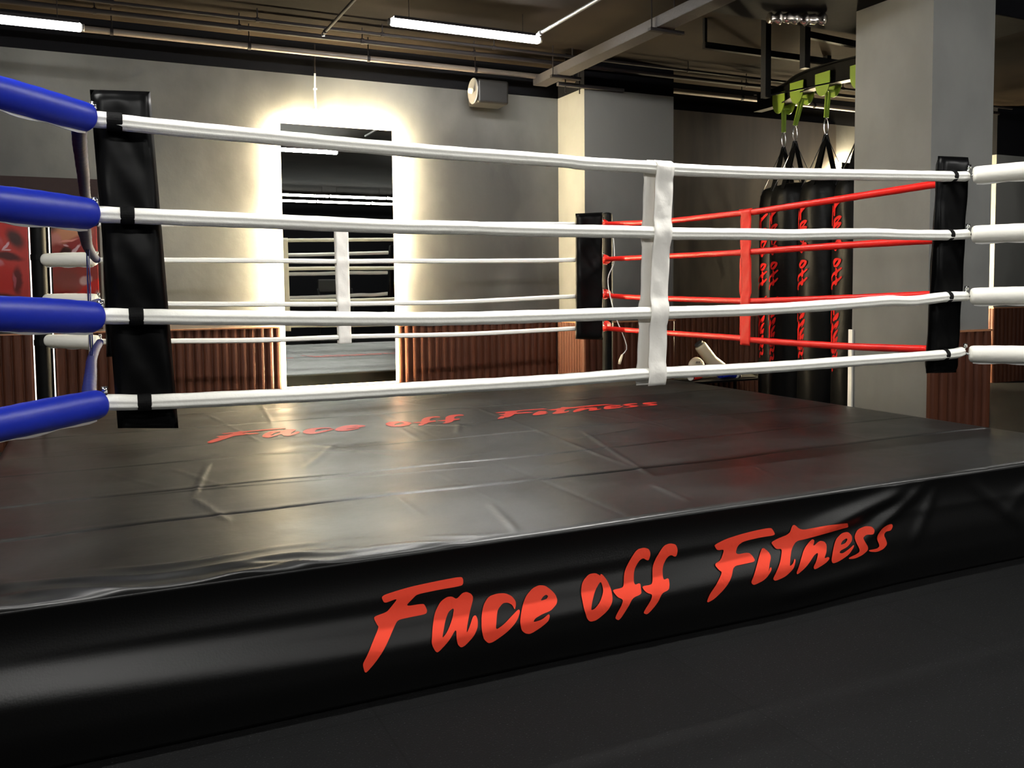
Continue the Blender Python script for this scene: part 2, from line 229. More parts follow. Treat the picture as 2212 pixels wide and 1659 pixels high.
class MB:
    def __init__(self, origin=(0, 0, 0)):
        self.v = []; self.f = []; self.o = Vector(origin)
    def add(self, verts, faces):
        k = len(self.v); self.v += [tuple(Vector(p) - self.o) for p in verts]; self.f += [tuple(i + k for i in f) for f in faces]
    def box(self, a, b):
        x0, y0, z0 = a; x1, y1, z1 = b
        self.add([(x0, y0, z0), (x1, y0, z0), (x1, y1, z0), (x0, y1, z0), (x0, y0, z1), (x1, y0, z1), (x1, y1, z1), (x0, y1, z1)],
                 [(0, 3, 2, 1), (4, 5, 6, 7), (0, 1, 5, 4), (1, 2, 6, 5), (2, 3, 7, 6), (3, 0, 4, 7)])
        return self
    def bar(self, p, q, w, h, up=(0, 0, 1)):
        """rectangular bar from p to q"""
        p = Vector(p); q = Vector(q); d = (q - p).normalized(); u = Vector(up)
        s = d.cross(u); s = s.normalized() if s.length > 1e-4 else Vector((1, 0, 0)); t = s.cross(d).normalized()
        c = [(-w / 2, -h / 2), (w / 2, -h / 2), (w / 2, h / 2), (-w / 2, h / 2)]
        self.add([e + s * a + t * b for e in (p, q) for a, b in c], [(0, 1, 2, 3), (7, 6, 5, 4), (0, 4, 5, 1), (1, 5, 6, 2), (2, 6, 7, 3), (3, 7, 4, 0)])
        return self
    def tube(self, pts, r, n=16, prof=None, caps=True, round_end=False):
        """swept tube; r number or list; prof(angle)->factor with angle 0 = up, pi/2 = first side"""
        P = [Vector(p) for p in pts]; rs = list(r) if hasattr(r, '__len__') else [r] * len(P)
        if round_end:
            d0 = (P[0] - P[1]).normalized(); d1 = (P[-1] - P[-2]).normalized(); r0, r1 = rs[0], rs[-1]
            st = [(0.92, 0.38), (0.6, 0.8), (0.0, 0.0)]
            a = []; ar = []
            for c, s in ((0.45, 0.55), (0.38, 0.8), (0.22, 0.95)):
                a.append(P[0] + d0 * r0 * c); ar.append(r0 * s)
            b = [(P[-1] + d1 * r1 * c, r1 * s) for c, s in ((0.22, 0.95), (0.38, 0.8), (0.45, 0.55))]
            P = a + P + [x for x, _ in b]; rs = ar + rs + [x for _, x in b]
        V = []; F = []
        ref = Vector((0, 0, 1))
        d = (P[-1] - P[0]).normalized()
        if abs(d.z) > 0.9: ref = Vector((1, 0, 0))
        for i, p in enumerate(P):
            d = (P[min(i + 1, len(P) - 1)] - P[max(i - 1, 0)]).normalized()
            s = d.cross(ref).normalized(); u = s.cross(d).normalized()
            for k in range(n):
                a = 2 * math.pi * k / n; f = prof(a) if prof else 1
                V.append(p + (u * math.cos(a) + s * math.sin(a)) * rs[i] * f)
        for i in range(len(P) - 1):
            for k in range(n):
                F.append((i * n + k, i * n + (k + 1) % n, (i + 1) * n + (k + 1) % n, (i + 1) * n + k))
        if caps: F.append(tuple(range(n))[::-1]); F.append(tuple((len(P) - 1) * n + k for k in range(n)))
        self.add(V, F); return self
    def lathe(self, prof, centre=(0, 0, 0), n=32, axis='z'):
        V = []; F = []; c = Vector(centre)
        for r, h in prof:
            for k in range(n):
                a = 2 * math.pi * k / n
                if axis == 'z': V.append(c + Vector((r * math.cos(a), r * math.sin(a), h)))
                elif axis == 'y': V.append(c + Vector((r * math.cos(a), h, r * math.sin(a))))
                else: V.append(c + Vector((h, r * math.cos(a), r * math.sin(a))))
        for i in range(len(prof) - 1):
            for k in range(n): F.append((i * n + k, i * n + (k + 1) % n, (i + 1) * n + (k + 1) % n, (i + 1) * n + k))
        F.append(tuple(range(n))[::-1]); F.append(tuple((len(prof) - 1) * n + k for k in range(n)))
        self.add(V, F); return self
    def build(self, name, material, parent=None, smooth=False, bevel=0, seg=2):
        me = bpy.data.meshes.new(name); me.from_pydata(self.v, [], self.f); me.validate(); me.update()
        bm = bmesh.new(); bm.from_mesh(me); bmesh.ops.recalc_face_normals(bm, faces=bm.faces); bm.to_mesh(me); bm.free()
        if smooth: me.polygons.foreach_set('use_smooth', [True] * len(me.polygons))
        me.materials.append(material)
        o = bpy.data.objects.new(name, me); link(o)
        if parent is not None: o.parent = parent; o.location = self.o - parent.location if parent.parent is None else self.o
        else: o.location = self.o
        if bevel:
            md = o.modifiers.new('bevel', 'BEVEL'); md.width = bevel; md.segments = seg; md.limit_method = 'ANGLE'
        if smooth:
            try:
                md = o.modifiers.new('wn', 'WEIGHTED_NORMAL'); md.keep_sharp = True
            except Exception: pass
        return o

def smooth_path(pts, step=0.04):
    """Catmull-Rom through 3-D points, evenly resampled"""
    P = [Vector(p) for p in pts]; P = [P[0] * 2 - P[1]] + P + [P[-1] * 2 - P[-2]]; out = []
    for i in range(1, len(P) - 2):
        n = max(2, int((P[i + 1] - P[i]).length / step))
        for k in range(n):
            t = k / n
            out.append(0.5 * ((2 * P[i]) + (-P[i - 1] + P[i + 1]) * t + (2 * P[i - 1] - 5 * P[i] + 4 * P[i + 1] - P[i + 2]) * t * t + (-P[i - 1] + 3 * P[i] - 3 * P[i + 1] + P[i + 2]) * t ** 3))
    out.append(P[-2]); return out

def struct(name, mb, m, label=None, **k):
    o = mb.build(name, m, **k); o['kind'] = 'structure'
    if label: o['label'] = label
    return o

# ---------------------------------------------------------------- room shell
CEIL = 3.385; WY = 4.75; PAINT = 3.10
X0, X1, Y0, Y1 = -4.0, 14.0, -10.0, WY
struct('floor', MB((0, 0, 0)).box((X0 - .1, Y0 - .1, -0.1), (X1 + .1, Y1 + .1, 0.0)), M['floor'], 'black speckled rubber mat floor')
struct('ceiling', MB().box((X0 - .1, Y0 - .1, CEIL), (X1 + .1, Y1 + .1, CEIL + .1)), M['ceil'], 'dark brown painted slab ceiling with exposed services')
struct('wall_back', MB().box((X0 - .1, WY, 0), (X1 + .1, WY + .1, PAINT)), M['wall'], 'grey mottled plaster wall behind the ring')
struct('wall_back_upper', MB().box((X0 - .1, WY - .004, PAINT), (X1 + .1, WY + .1, CEIL)), M['wall_black'], 'black painted band along the top of the back wall')
struct('wall_left', MB().box((X0 - .1, Y0, 0), (X0, WY, CEIL)), M['wall_black'])
struct('wall_right', MB().box((X1, Y0, 0), (X1 + .1, WY, CEIL)), M['wall_black'])
struct('wall_front', MB().box((X0 - .1, Y0 - .1, 0), (X1 + .1, Y0, CEIL)), M['wall_black'])

COLX0, COLX1, COLY = 4.192, 5.207, 4.226
def column(name, x0, x1, y0, y1, label, ptop=PAINT):
    struct(name, MB().box((x0, y0, 0), (x1, y1, ptop)), M['wall'], label)
    struct(name + '_upper', MB().box((x0, y0, ptop), (x1, y1, CEIL)), M['wall_black'], 'black painted top of the ' + label)
column('pillar_back', COLX0, COLX1, COLY, WY, 'grey pilaster on the back wall behind the red ropes')
column('pillar_far', 9.985, 11.0, COLY, WY, 'far pilaster at the right edge', ptop=2.80)
struct('pillar_side', MB().box((5.0, 1.064, 0), (5.60, 1.715, CEIL)), M['pillar'], 'free-standing square grey pillar right of the heavy bags')

def slats(mb, p, q, z0, z1, out, period=0.074, depth=0.018, thick=0.022):
    """vertical half-round battens on a board between plan points p and q; out = outward normal"""
    p = Vector((*p, 0)); q = Vector((*q, 0)); L = (q - p).length; d = (q - p).normalized(); o = Vector((*out, 0))
    n = max(1, round(L / period)); per = L / n; prof = [(0, -thick)]
    for i in range(n):
        for t, h in ((0.04, 0), (0.12, 0.55), (0.28, 0.92), (0.5, 1.0), (0.72, 0.92), (0.88, 0.55), (0.96, 0)):
            prof.append(((i + t) * per, depth * h))
    prof.append((L, -thick))
    V = [p + d * a + o * (thick + b) + Vector((0, 0, z)) for z in (z0, z1) for a, b in prof]; k = len(prof)
    F = [(i, (i + 1) % k, k + (i + 1) % k, k + i) for i in range(k)] + [tuple(range(k))[::-1], tuple(range(k, 2 * k))]
    mb.add(V, F); return mb
MX0, MX1, MZ0, MZ1 = 1.455, 2.45, 0.385, 2.66
def wainscot(n, p, q, z1, out, label, period=0.074):
    o = struct('trim_%d' % n, slats(MB(), p, q, 0.0, z1, out, period), M['wood'], label)
    d = Vector((q[0] - p[0], q[1] - p[1], 0)).normalized(); oo = Vector((*out, 0))
    a = Vector((*p, z1 + .006)) + oo * 0.02; b = Vector((*q, z1 + .006)) + oo * 0.02
    struct('trim_%d_cap' % n, MB().bar(a, b, 0.04, 0.012), M['wood_cap_lit'])
wainscot(1, (-0.33, WY), (MX0 - .018, WY), 0.90, (0, -1), 'red-brown vertical wood slats left of the mirror')
wainscot(2, (MX1 + .018, WY), (COLX0 - .045, WY), 0.885, (0, -1), 'red-brown vertical wood slats right of the mirror')
wainscot(3, (COLX0, WY), (COLX0, COLY), 0.885, (-1, 0), 'red-brown slats on the lit side of the back pilaster', 0.05)
wainscot(4, (COLX0 - .04, COLY), (COLX1, COLY), 0.885, (0, -1), 'red-brown slats on the front of the back pilaster')
struct('wall_back_panel', MB().box((COLX1, WY - .012, .9), (7.88, WY, PAINT)), M['panel'], 'dark brushed metallic wall panel behind the heavy bags')
wainscot(5, (COLX1, WY), (7.85, WY), 0.885, (0, -1), 'red-brown slats behind the heavy bags')
wainscot(6, (8.98, WY), (9.94, WY), 0.885, (0, -1), 'red-brown slats right of the hidden mirror')
wainscot(7, (9.985, WY), (9.985, COLY), .92, (-1, 0), 'lit slats on the far pilaster', 0.05)
wainscot(8, (9.945, COLY), (11.0, COLY), 0.92, (0, -1), 'slats on the far pilaster front')
wainscot(9, (11.0, WY), (X1, WY), 0.885, (0, -1), 'slats in the far right corner')
wainscot(10, (5.0, 1.064), (5.60, 1.064), 0.90, (0, -1), 'red-brown slats on the front of the square pillar', 0.086)
wainscot(11, (X0, WY), (-0.48, WY), 0.90, (0, -1), 'red-brown slats under the glove posters')
struct('wall_gap', MB().box((-0.478, WY - .03, 0), (-0.33, WY, 1.862)), M['gap'], 'black vertical strip between the two glove posters')
# white edge strip at the back corner of the square pillar
struct('trim_12', MB().box((4.985, 1.70, 0.0), (5.0, 1.735, 0.90)), M['white_trim'], 'thin white edge strip on the square pillar')
struct('trim_13', MB().box((COLX1, COLY + .02, 0.0), (COLX1 + .012, COLY + .032, 0.89)), M['white_trim'], 'thin white upright line on the back pilaster corner')

# ---------------------------------------------------------------- the ring
W, D = 3.964, 3.531
ZC = 0.431                                    # top of the canvas
PX0, PX1, PY0, PY1 = -0.465, W + 0.479, -0.517, D + 0.514
ring = empty('ring_platform', (PX0, PY0, 0))
tag(ring, 'low black boxing ring platform with red lettering on canvas and skirt', 'boxing ring platform')
fr = MB((1, 1, 0))
for x in np.linspace(PX0 + .25, PX1 - .25, 4):
    for y in np.linspace(PY0 + .25, PY1 - .25, 4): fr.box((x - .04, y - .04, 0), (x + .04, y + .04, ZC - .09))
for x in np.linspace(PX0 + .25, PX1 - .25, 4): fr.bar((x, PY0 + .12, ZC - .11), (x, PY1 - .12, ZC - .11), .05, .04)
fr.build('frame', M['steel_black'], ring)
MB((1, 1, 0)).box((PX0 + .04, PY0 + .04, ZC - .09), (PX1 - .04, PY1 - .04, ZC - .045)).build('deck', M['steel_black'], ring)

def sstep(a, b, x): t = np.clip((x - a) / (b - a), 0, 1); return t * t * (3 - 2 * t)
creases = []
def crease(p, q, w, a): creases.append((p, q, w, a))
def seg_dist(x, y, p, q):
    px, py = p; dx, dy = q[0] - px, q[1] - py; L = dx * dx + dy * dy
    t = np.clip(((x - px) * dx + (y - py) * dy) / L, 0, 1)
    return np.hypot(x - px - t * dx, y - py - t * dy), t
# mat joints telegraphing through the canvas
SEAMS_Y = [0.17, 0.66, 1.28, 1.72, 2.35, 2.95, 3.45]
for (p, q, w, a) in [((2.27, 2.61), (2.10, 0.0), .012, .0035), ((1.60, 3.0), (1.50, 1.2), .012, .002), ((2.41, 1.2), (2.07, -.05), .010, .004), ((1.28, -.1), (1.21, -.5), .012, .004),
                     ((3.0, 1.9), (2.85, .6), .012, .0025), ((2.64, 2.5), (2.9, .9), .010, .002), ((0.43, 1.2), (0.30, .5), .010, .004), ((.30, .5), (.38, .05), .012, .003),
                     ((0.95, 1.5), (1.25, 0.9), .02, .004), ((1.1, 1.45), (0.8, 0.85), .02, .004), ((.75, 1.3), (1.4, 1.05), .018, .003), ((1.55, 1.9), (1.95, 1.6), .014, .003),
                     ((1.9, 1.75), (1.75, 1.4), .014, .003), ((.6, 2.9), (.75, 1.6), .010, .003), ((1.0, 3.2), (.9, 2.2), .010, .003), ((2.2, .95), (2.75, 1.1), .010, .003),
                     ((2.3, .8), (2.8, .6), .010, .002), ((2.0, -.1), (1.95, -.45), .014, .004), ((2.6, .0), (2.5, -.35), .012, .003), ((.2, 1.3), (1.1, 1.26), .012, .004),
                     ((0.0, .66), (1.6, .52), .012, .003), ((1.0, .3), (1.0, -.2), .012, .002)]:
    crease(p, q, w, a)
for k in range(26):
    x = rng.uniform(-.3, 4.2); y = rng.uniform(-.3, 3.9); a = rng.uniform(-.5, .5) + (math.pi / 2 if k % 2 else 0); L = rng.uniform(.2, .8)
    crease((x, y), (x + L * math.cos(a), y + L * math.sin(a)), rng.uniform(.008, .02), rng.uniform(.0008, .002))
def canvas_h(x, y):
    h = np.zeros_like(x)
    for i, s in enumerate(SEAMS_Y):
        yy = y - s - 0.012 * np.sin(x * 2.1 + i) - 0.004 * np.sin(x * 9 + i * 2)
        amp = (0.0050, 0.0040, .0030, .0012, .0030, .0015, .0015)[i]
        h -= amp * np.exp(-(yy / 0.0075) ** 2); h += amp * 0.35 * np.exp(-((yy - .03) / 0.022) ** 2)
    for s in (1.62, 3.45):
        xx = x - s - 0.01 * np.sin(y * 2 + s); h -= 0.0018 * np.exp(-(xx / 0.01) ** 2) * (0.5 + 0.5 * np.sin(y * 3 + s))
    for p, q, w, a in creases:
        d, t = seg_dist(x, y, p, q); h += a * np.exp(-(d / w) ** 2) * np.clip(np.minimum(t, 1 - t) * 6, 0, 1)
    # slack folds by the front left edge
    mask = sstep(0.85, 0.3, x) * sstep(-0.42, -0.1, x) * sstep(-0.27, -0.40, y)
    u = (y + 0.52) + 0.10 * (x - 0.2); h += 0.011 * mask * (0.5 + 0.5 * np.sin(u * 62 + 2.6 * np.sin(x * 4 + 1) + 1.2 * np.sin(x * 11))) ** 2
    mask2 = sstep(1.35, 0.7, x) * sstep(0.0, 0.4, x) * sstep(-0.38, -0.5, y)
    h += 0.007 * mask2 * (0.5 + 0.5 * np.sin(u * 70 + x * 9 + 1.5 * np.sin(x * 13))) ** 2
    mask3 = sstep(-.15, -.4, x) * sstep(-0.1, -0.35, y)
    h += 0.010 * mask3 * np.sin((x + y) * 30)
    h += 0.0022 * np.sin(x * 1.9 + y * 0.7) * np.sin(y * 2.3 + 1) + 0.0010 * np.sin(x * 6.3 + y * 4.1 + 2 * np.sin(y * 2))
    edge = sstep(PY1, PY1 - .06, y) * sstep(PX0, PX0 + .06, x) * sstep(PX1, PX1 - .06, x)
    return h * edge
def canvas_profile(a, b, step, first):
    """positions and drops across the canvas: hangs over both edges"""
    o = [(a - .009, -.022), (a - .010, -.016), (a - .009, -.011), (a - .006, -.006), (a + .002, -.003), (a + .012, 0)]
    m = list(np.arange(a + .024, b - .012, step)); e = [(b - z[0] + a, z[1]) for z in o[::-1]]
    return o + [(t, 0) for t in m] + e
xs = canvas_profile(PX0, PX1, 0.0125, 1); ys = canvas_profile(PY0, PY1, 0.0075, 1)
GX, GY = np.meshgrid([a for a, _ in xs], [a for a, _ in ys]); ZX, ZY = np.meshgrid([z for _, z in xs], [z for _, z in ys])
GZ = ZC + np.minimum(ZX, ZY) + canvas_h(GX, GY) * (np.minimum(ZX, ZY) > -.02)
ny, nx = GX.shape
verts = np.stack([GX - 1, GY - 1, GZ], -1).reshape(-1, 3)
idx = np.arange(ny * nx).reshape(ny, nx)
quads = np.stack([idx[:-1, :-1], idx[:-1, 1:], idx[1:, 1:], idx[1:, :-1]], -1).reshape(-1, 4)
def grid_mesh(name, verts, quads, material, parent, origin):
    me = bpy.data.meshes.new(name)
    me.vertices.add(len(verts)); me.vertices.foreach_set('co', verts.astype('f').ravel())
    me.loops.add(quads.size); me.loops.foreach_set('vertex_index', quads.astype('i').ravel())
    me.polygons.add(len(quads)); me.polygons.foreach_set('loop_start', (np.arange(len(quads)) * 4).astype('i'))
    me.polygons.foreach_set('use_smooth', np.ones(len(quads), bool)); me.update(calc_edges=True); me.validate()
    me.materials.append(material); o = bpy.data.objects.new(name, me); link(o)
    o.parent = parent; o.location = Vector(origin) - parent.location
    return o
canvas = grid_mesh('canvas', verts, quads, M['canvas'], ring, (1, 1, 0))
tag(canvas, 'creased glossy black vinyl canvas cover')

# skirt: hangs from the platform edge, bulging outward around mid height
def skirt_out(x, z):
    t = (ZC - .012 - z) / (ZC - .012)
    b = -0.010 * np.sin(np.clip(t / 0.30, 0, 1) * math.pi)
    left = sstep(0.9, -0.4, x)
    c = 0.36 + 0.04 * np.sin(x * 1.3 + .5) - 0.06 * left
    right = sstep(2.2, 3.0, x)
    b = b + (0.052 - 0.036 * right) * sstep(c - 0.02, c + 0.26, t) - 0.014 * sstep(0.72, 1.0, t)
    # gathers running down from a tie near the right end
    for (ax, az, bx, bz, w, a) in ((3.02, .40, 2.30, .25, .030, .026), (3.10, .41, 2.62, .18, .026, .022), (3.16, .40, 2.95, .12, .022, .010), (3.3, .41, 3.75, .10, .03, .010), (2.9, .10, 2.1, .07, .03, .010), (3.9, .40, 3.5, .2, .03, .008)):
        d, tt = seg_dist(x, z, (ax, az), (bx, bz)); b = b + a * np.exp(-(d / w) ** 2) * sstep(0, .25, tt) * sstep(1.0, .6, tt)
    b = b + 0.004 * np.sin(x * 3.1 + 1) * sstep(0.2, .8, t)
    return 0.012 + b
def skirt_mesh(name, a, b, place, plain):
    n = int((b - a) / 0.02); us = np.linspace(a, b, n); zs = np.linspace(ZC - .012, 0.004, 46)
    U, Z = np.meshgrid(us, zs)
    O = skirt_out(U if not plain else U * 0 + 1.6 + .3 * np.sin(U * 2), Z)
    V = place(U, O, Z); i2 = np.arange(U.size).reshape(U.shape)
    q = np.stack([i2[:-1, :-1], i2[:-1, 1:], i2[1:, 1:], i2[1:, :-1]], -1).reshape(-1, 4)
    o = grid_mesh(name, (V.reshape(-1, 3) - np.array([1, 1, 0])), q, M['skirt'], ring, (1, 1, 0))
    md = o.modifiers.new('thick', 'SOLIDIFY'); md.thickness = 0.002; md.offset = 1
    return o
front_skirt = skirt_mesh('skirt', PX0, PX1, lambda U, O, Z: np.stack([U, PY0 - O, Z], -1), False)
tag(front_skirt, 'front skirt with large red brush lettering')
skirt_mesh('skirt', PX0, PX1, lambda U, O, Z: np.stack([U, PY1 + O * .3, Z], -1), True)
skirt_mesh('skirt', PY0, PY1, lambda U, O, Z: np.stack([PX0 - O * .3, U, Z], -1), True)
skirt_mesh('skirt', PY0, PY1, lambda U, O, Z: np.stack([PX1 + O * .3, U, Z], -1), True)

def glyph_bm(cell, rounds=1):
    """flat brush letters in (u, v), corners rounded, cut into small faces so that they can follow a surface"""
    bm = bmesh.new()
    for g in GLYPHS:
        edges = []
        for loop in g:
            pts = [Vector(p) for p in loop]
            for _ in range(rounds):
                q = []
                for i in range(len(pts)):
                    a, b = pts[i], pts[(i + 1) % len(pts)]
                    q += [a * .8 + b * .2, a * .2 + b * .8]
                pts = q
            vs = [bm.verts.new((p.x, p.y, 0)) for p in pts]
            edges += [bm.edges.new((vs[i], vs[(i + 1) % len(vs)])) for i in range(len(vs))]
        bmesh.ops.triangle_fill(bm, edges=edges, use_beauty=True)
    us = np.arange(0.60, 2.95, cell)
    for u in us:
        bmesh.ops.bisect_plane(bm, geom=bm.verts[:] + bm.edges[:] + bm.faces[:], plane_co=(u, 0, 0), plane_no=(1, 0, 0))
    for v in np.arange(0.09, 0.34, cell):
        bmesh.ops.bisect_plane(bm, geom=bm.verts[:] + bm.edges[:] + bm.faces[:], plane_co=(0, v, 0), plane_no=(0, 1, 0))
    return bm
def lettering(name, cell, fn, material, parent, origin, rounds=1):
    bm = glyph_bm(cell, rounds)
    co = np.array([v.co[:] for v in bm.verts]); P = fn(co[:, 0], co[:, 1])
    for v, p in zip(bm.verts, P): v.co = Vector(p) - Vector(origin)
    me = bpy.data.meshes.new(name); bm.to_mesh(me); bm.free()
    me.polygons.foreach_set('use_smooth', [True] * len(me.polygons)); me.materials.append(material)
    o = bpy.data.objects.new(name, me); link(o); o.parent = parent
    return o
o = lettering('lettering', 0.02, lambda u, v: np.stack([u, PY0 - skirt_out(u, v) - .0045, v], -1), M['letter'], front_skirt, (1, 1, 0), 2)
def on_canvas(u, v):
    s = 2.973 / 2.213; x = 0.487 + (u - .6607) * s; y = 1.75 + (v - .1007) * s * 1.1 + 0.0 * x
    return np.stack([x, y, ZC + canvas_h(x, y) + .0022], -1)
lettering('lettering', 0.012, on_canvas, M['letter_canvas'], canvas, (1, 1, 0), 1)

# posts
def rope_z(i): return (1.768, 1.472, 1.156, 0.880)[i]
POSTS = {'blue': (-.37, -.37), 'white': (W + .37, -.37), 'red': (4.215, 3.86), 'far white': (-.37, D + .35)}
PL = {'blue': 'black steel ring post at the near left corner, beyond the blue cushions', 'white': 'black steel ring post at the near right corner, beyond the white cushions',
      'red': 'black steel ring post at the far right corner, behind the black corner pad', 'far white': 'black steel ring post at the far left corner, in front of the posters'}
for k, (x, y) in POSTS.items():
    p = empty('ring_post', (x, y, ZC)); tag(p, PL[k], 'post', 'ring posts')
    MB((x, y, ZC)).lathe([(.048, .012), (.048, 1.44), (.044, 1.465), (.02, 1.475)], (x, y, ZC), 24).build('pole', M['steel_black'], p, True)
    MB((x, y, ZC)).box((x - .09, y - .09, ZC - .0), (x + .09, y + .09, ZC + .012)).build('base_plate', M['steel_black'], p, bevel=.003)
    for i in range(4):
        MB((x, y, ZC)).lathe([(.054, -.02), (.054, .02)], (x, y, rope_z(i)), 20).build('clamp_ring', M['chrome' if k == 'red' else 'steel_black'], p)

# ropes
def fold_prof(sign):
    """round section with the overlapped seam of the wrapped leather on the lower outer side"""
    def f(a):
        d = (a - sign * 2.05 + math.pi) % (2 * math.pi) - math.pi
        return 1.0 + 0.12 * math.exp(-(d / .17) ** 2) - 0.10 * math.exp(-((d + sign * .36) / .13) ** 2) + 0.05 * math.exp(-((d + sign * .68) / .15) ** 2)
    return f
LEVEL = ['top', 'second', 'third', 'bottom']
def rope(points, r, material, label, group, sign=1, n=40):
    P = smooth_path(points, 0.035)
    rs = [r * (1 + 0.02 * math.sin(i * 1.7) + 0.015 * math.sin(i * .61 + 2)) for i in range(len(P))]
    o0 = P[0]
    mb = MB(o0); mb.tube(P, rs, n, fold_prof(sign), round_end=True)
    o = mb.build('ring_rope', material, None, True)
    return tag(o, label, 'rope', group)
near_x = {}
for i in range(4):
    pts = [(x, 0.0, z) for x, z in FRONT[i]]
    rope(pts, .0255, M['white_rope'], '%s white rope on the near front side of the ring' % LEVEL[i], 'white front ring ropes')
    rope([(x, D, z) for x, z in BACK[i]], .0185, M['white_rope'], '%s white rope on the far side, in front of the mirror' % LEVEL[i], 'white back ring ropes')
    rope([(W, y, z) for y, z in RED[i] if y > .1] + [(W, .125, RED[i][-2][1])], .0205, M['red_rope'], '%s red rope on the right side of the ring' % LEVEL[i], 'red right ring ropes', -1)
    za = FRONT[i][0][1]; zd = BACK[i][0][1]
    zz = [za + (zd - za) * t - (0.03 if i == 0 else -0.01 if i == 3 else 0) * math.sin(math.pi * t) for t in (.01, .08, .3, .5, .75, .98)]
    rope([(x, y, z) for (x, y), z in zip(((-.034, .06), (-.045, .25), (-.045, 1.0), (-.045, 1.75), (-.03, 2.6), (-.008, 3.42)), zz)], .023, M['blue_rope'],
         '%s dark blue rope seen end-on along the left side' % LEVEL[i], 'blue left ring ropes', -1)

def rope_at(pts, t, axis):
    """height of a rope at parameter t along its run"""
    P = sorted((p[0], p[1]) for p in pts)
    return float(np.interp(t, [p[0] for p in P], [p[1] for p in P]))

# vertical spacer straps clamping the four ropes
def spacer(kind, t, width, material, rr, label, tilt=(0, 0), dz=(0.03, 0.03)):
    pts = {'front': FRONT, 'back': BACK, 'red': RED}.get(kind)
    zs = [rope_at(pts[i], t, 0) if pts else (1.73, 1.45, 1.15, .87)[i] for i in range(4)]
    top = zs[0] + rr + .005; bot = zs[3] - rr - dz[1]
    n = 60; H = top - bot
    def pos(u, off, z):
        s = t + u + tilt[0] * (z - zs[1])
        if kind == 'front': return (s, off, z)
        if kind == 'back': return (s, D + off, z)
        if kind == 'red': return (W - off, s, z)
        return (-.045 - off, s, z)
    e = empty('rope_spacer', pos(0, 0, bot)); tag(e, label, 'strap')
    for side in (-1, 1):
        V = []; F = []; m = 7; shift = tilt[1] if side > 0 else 0
        for k in range(n + 1):
            z = top - H * k / n
            d = min(abs(z - q) for q in zs); bulge = rr * 1.12 * max(0, 1 - (d / (rr * 2.6)) ** 2) ** .5 if d < rr * 2.6 else 0
            o0 = max(bulge, rr * .72 + .003 * math.sin(z * 9))
            if kind == 'left': o0 = .006
            if k == 0: o0 = .002
            for j in range(m):
                u = (j / (m - 1) - .5) * width; V.append(pos(u + shift, side * (o0 + .0015 * math.sin(z * 40 + j)), z))
        for k in range(n):
            for j in range(m - 1): F.append((k * m + j, k * m + j + 1, (k + 1) * m + j + 1, (k + 1) * m + j))
        mb = MB(pos(0, 0, bot)); mb.add(V, F)
        s = mb.build('front_strap' if side < 0 else 'back_strap', material, e, True)
        for md in list(s.modifiers): s.modifiers.remove(md)
        md = s.modifiers.new('thick', 'SOLIDIFY'); md.thickness = .003
    return e
spacer('front', 2.112, .086, M['white_strap'], .0265, 'wide white leatherette spacer strap joining the four near white ropes', (.045, -.03), (0, .022))
spacer('back', 1.675, .098, M['white_strap'], .0195, 'white spacer strap on the far ropes, in front of the mirror', (-.01, -.004), (0, .03))
spacer('red', 1.69, .095, M['red_strap'], .0215, 'red spacer strap joining the red ropes', (0, -.05), (0, .02))
spacer('left', 1.75, .09, M['blue_rope'], .0205, 'dark blue spacer strap on the left side ropes')

# corner cushions (turnbuckle covers)
def cover(p, q, r, material, label, group, flap=True):
    """padded tube between the rope corner p and the post q, with the turnbuckle showing at the rope end"""
    p = Vector(p); q = Vector(q); d = (q - p).normalized()
    e = empty('turnbuckle_cover', p); tag(e, label, 'cushion', group)
    P = [p + (q - p) * t for t in np.linspace(0, 1, 16)]
    rs = [r * (0.90 + 0.10 * math.sin(math.pi * min(1, .15 + k / 15 * .85))) * (1 + .012 * math.sin(k * 2.3)) for k in range(16)]
    def pr(a):
        dd = (a - math.pi + math.pi) % (2 * math.pi) - math.pi
        return 1 + 0.06 * math.exp(-(((a - math.pi) / .16) ** 2))
    MB(p).tube(P, rs, 32, pr, round_end=True).build('padding', material, e, True)
    s = d.cross(Vector((0, 0, 1))).normalized()
    V = []; F = []
    for k in range(16):
        c = P[k] - Vector((0, 0, rs[k] * 1.02)); V += [c + s * .002, c - s * .002, c + Vector((0, 0, -.006 - .003 * math.sin(k))) - s * .002, c + Vector((0, 0, -.006 - .003 * math.sin(k))) + s * .002]
    for k in range(15):
        for j in range(4): F.append((k * 4 + j, k * 4 + (j + 1) % 4, k * 4 + 4 + (j + 1) % 4, k * 4 + 4 + j))
    F += [(0, 1, 2, 3), (60, 61, 62, 63)]
    mb = MB(p); mb.add(V, F); mb.build('piping', M['cable'] if material is not M['red_rope'] else material, e)
    tb = MB(p); tb.tube([p - d * .05, p + d * .04], .007, 10); tb.tube([p - d * .052 + Vector((0, 0, .0)), p - d * .035 + Vector((0, 0, .035))], .005, 8)
    tb.lathe([(.010, -.008), (.010, .012)], tuple(p - d * .035 + Vector((0, 0, .04))), 12)
    tb.build('turnbuckle', M['chrome'], e, True)
COVERS = {}
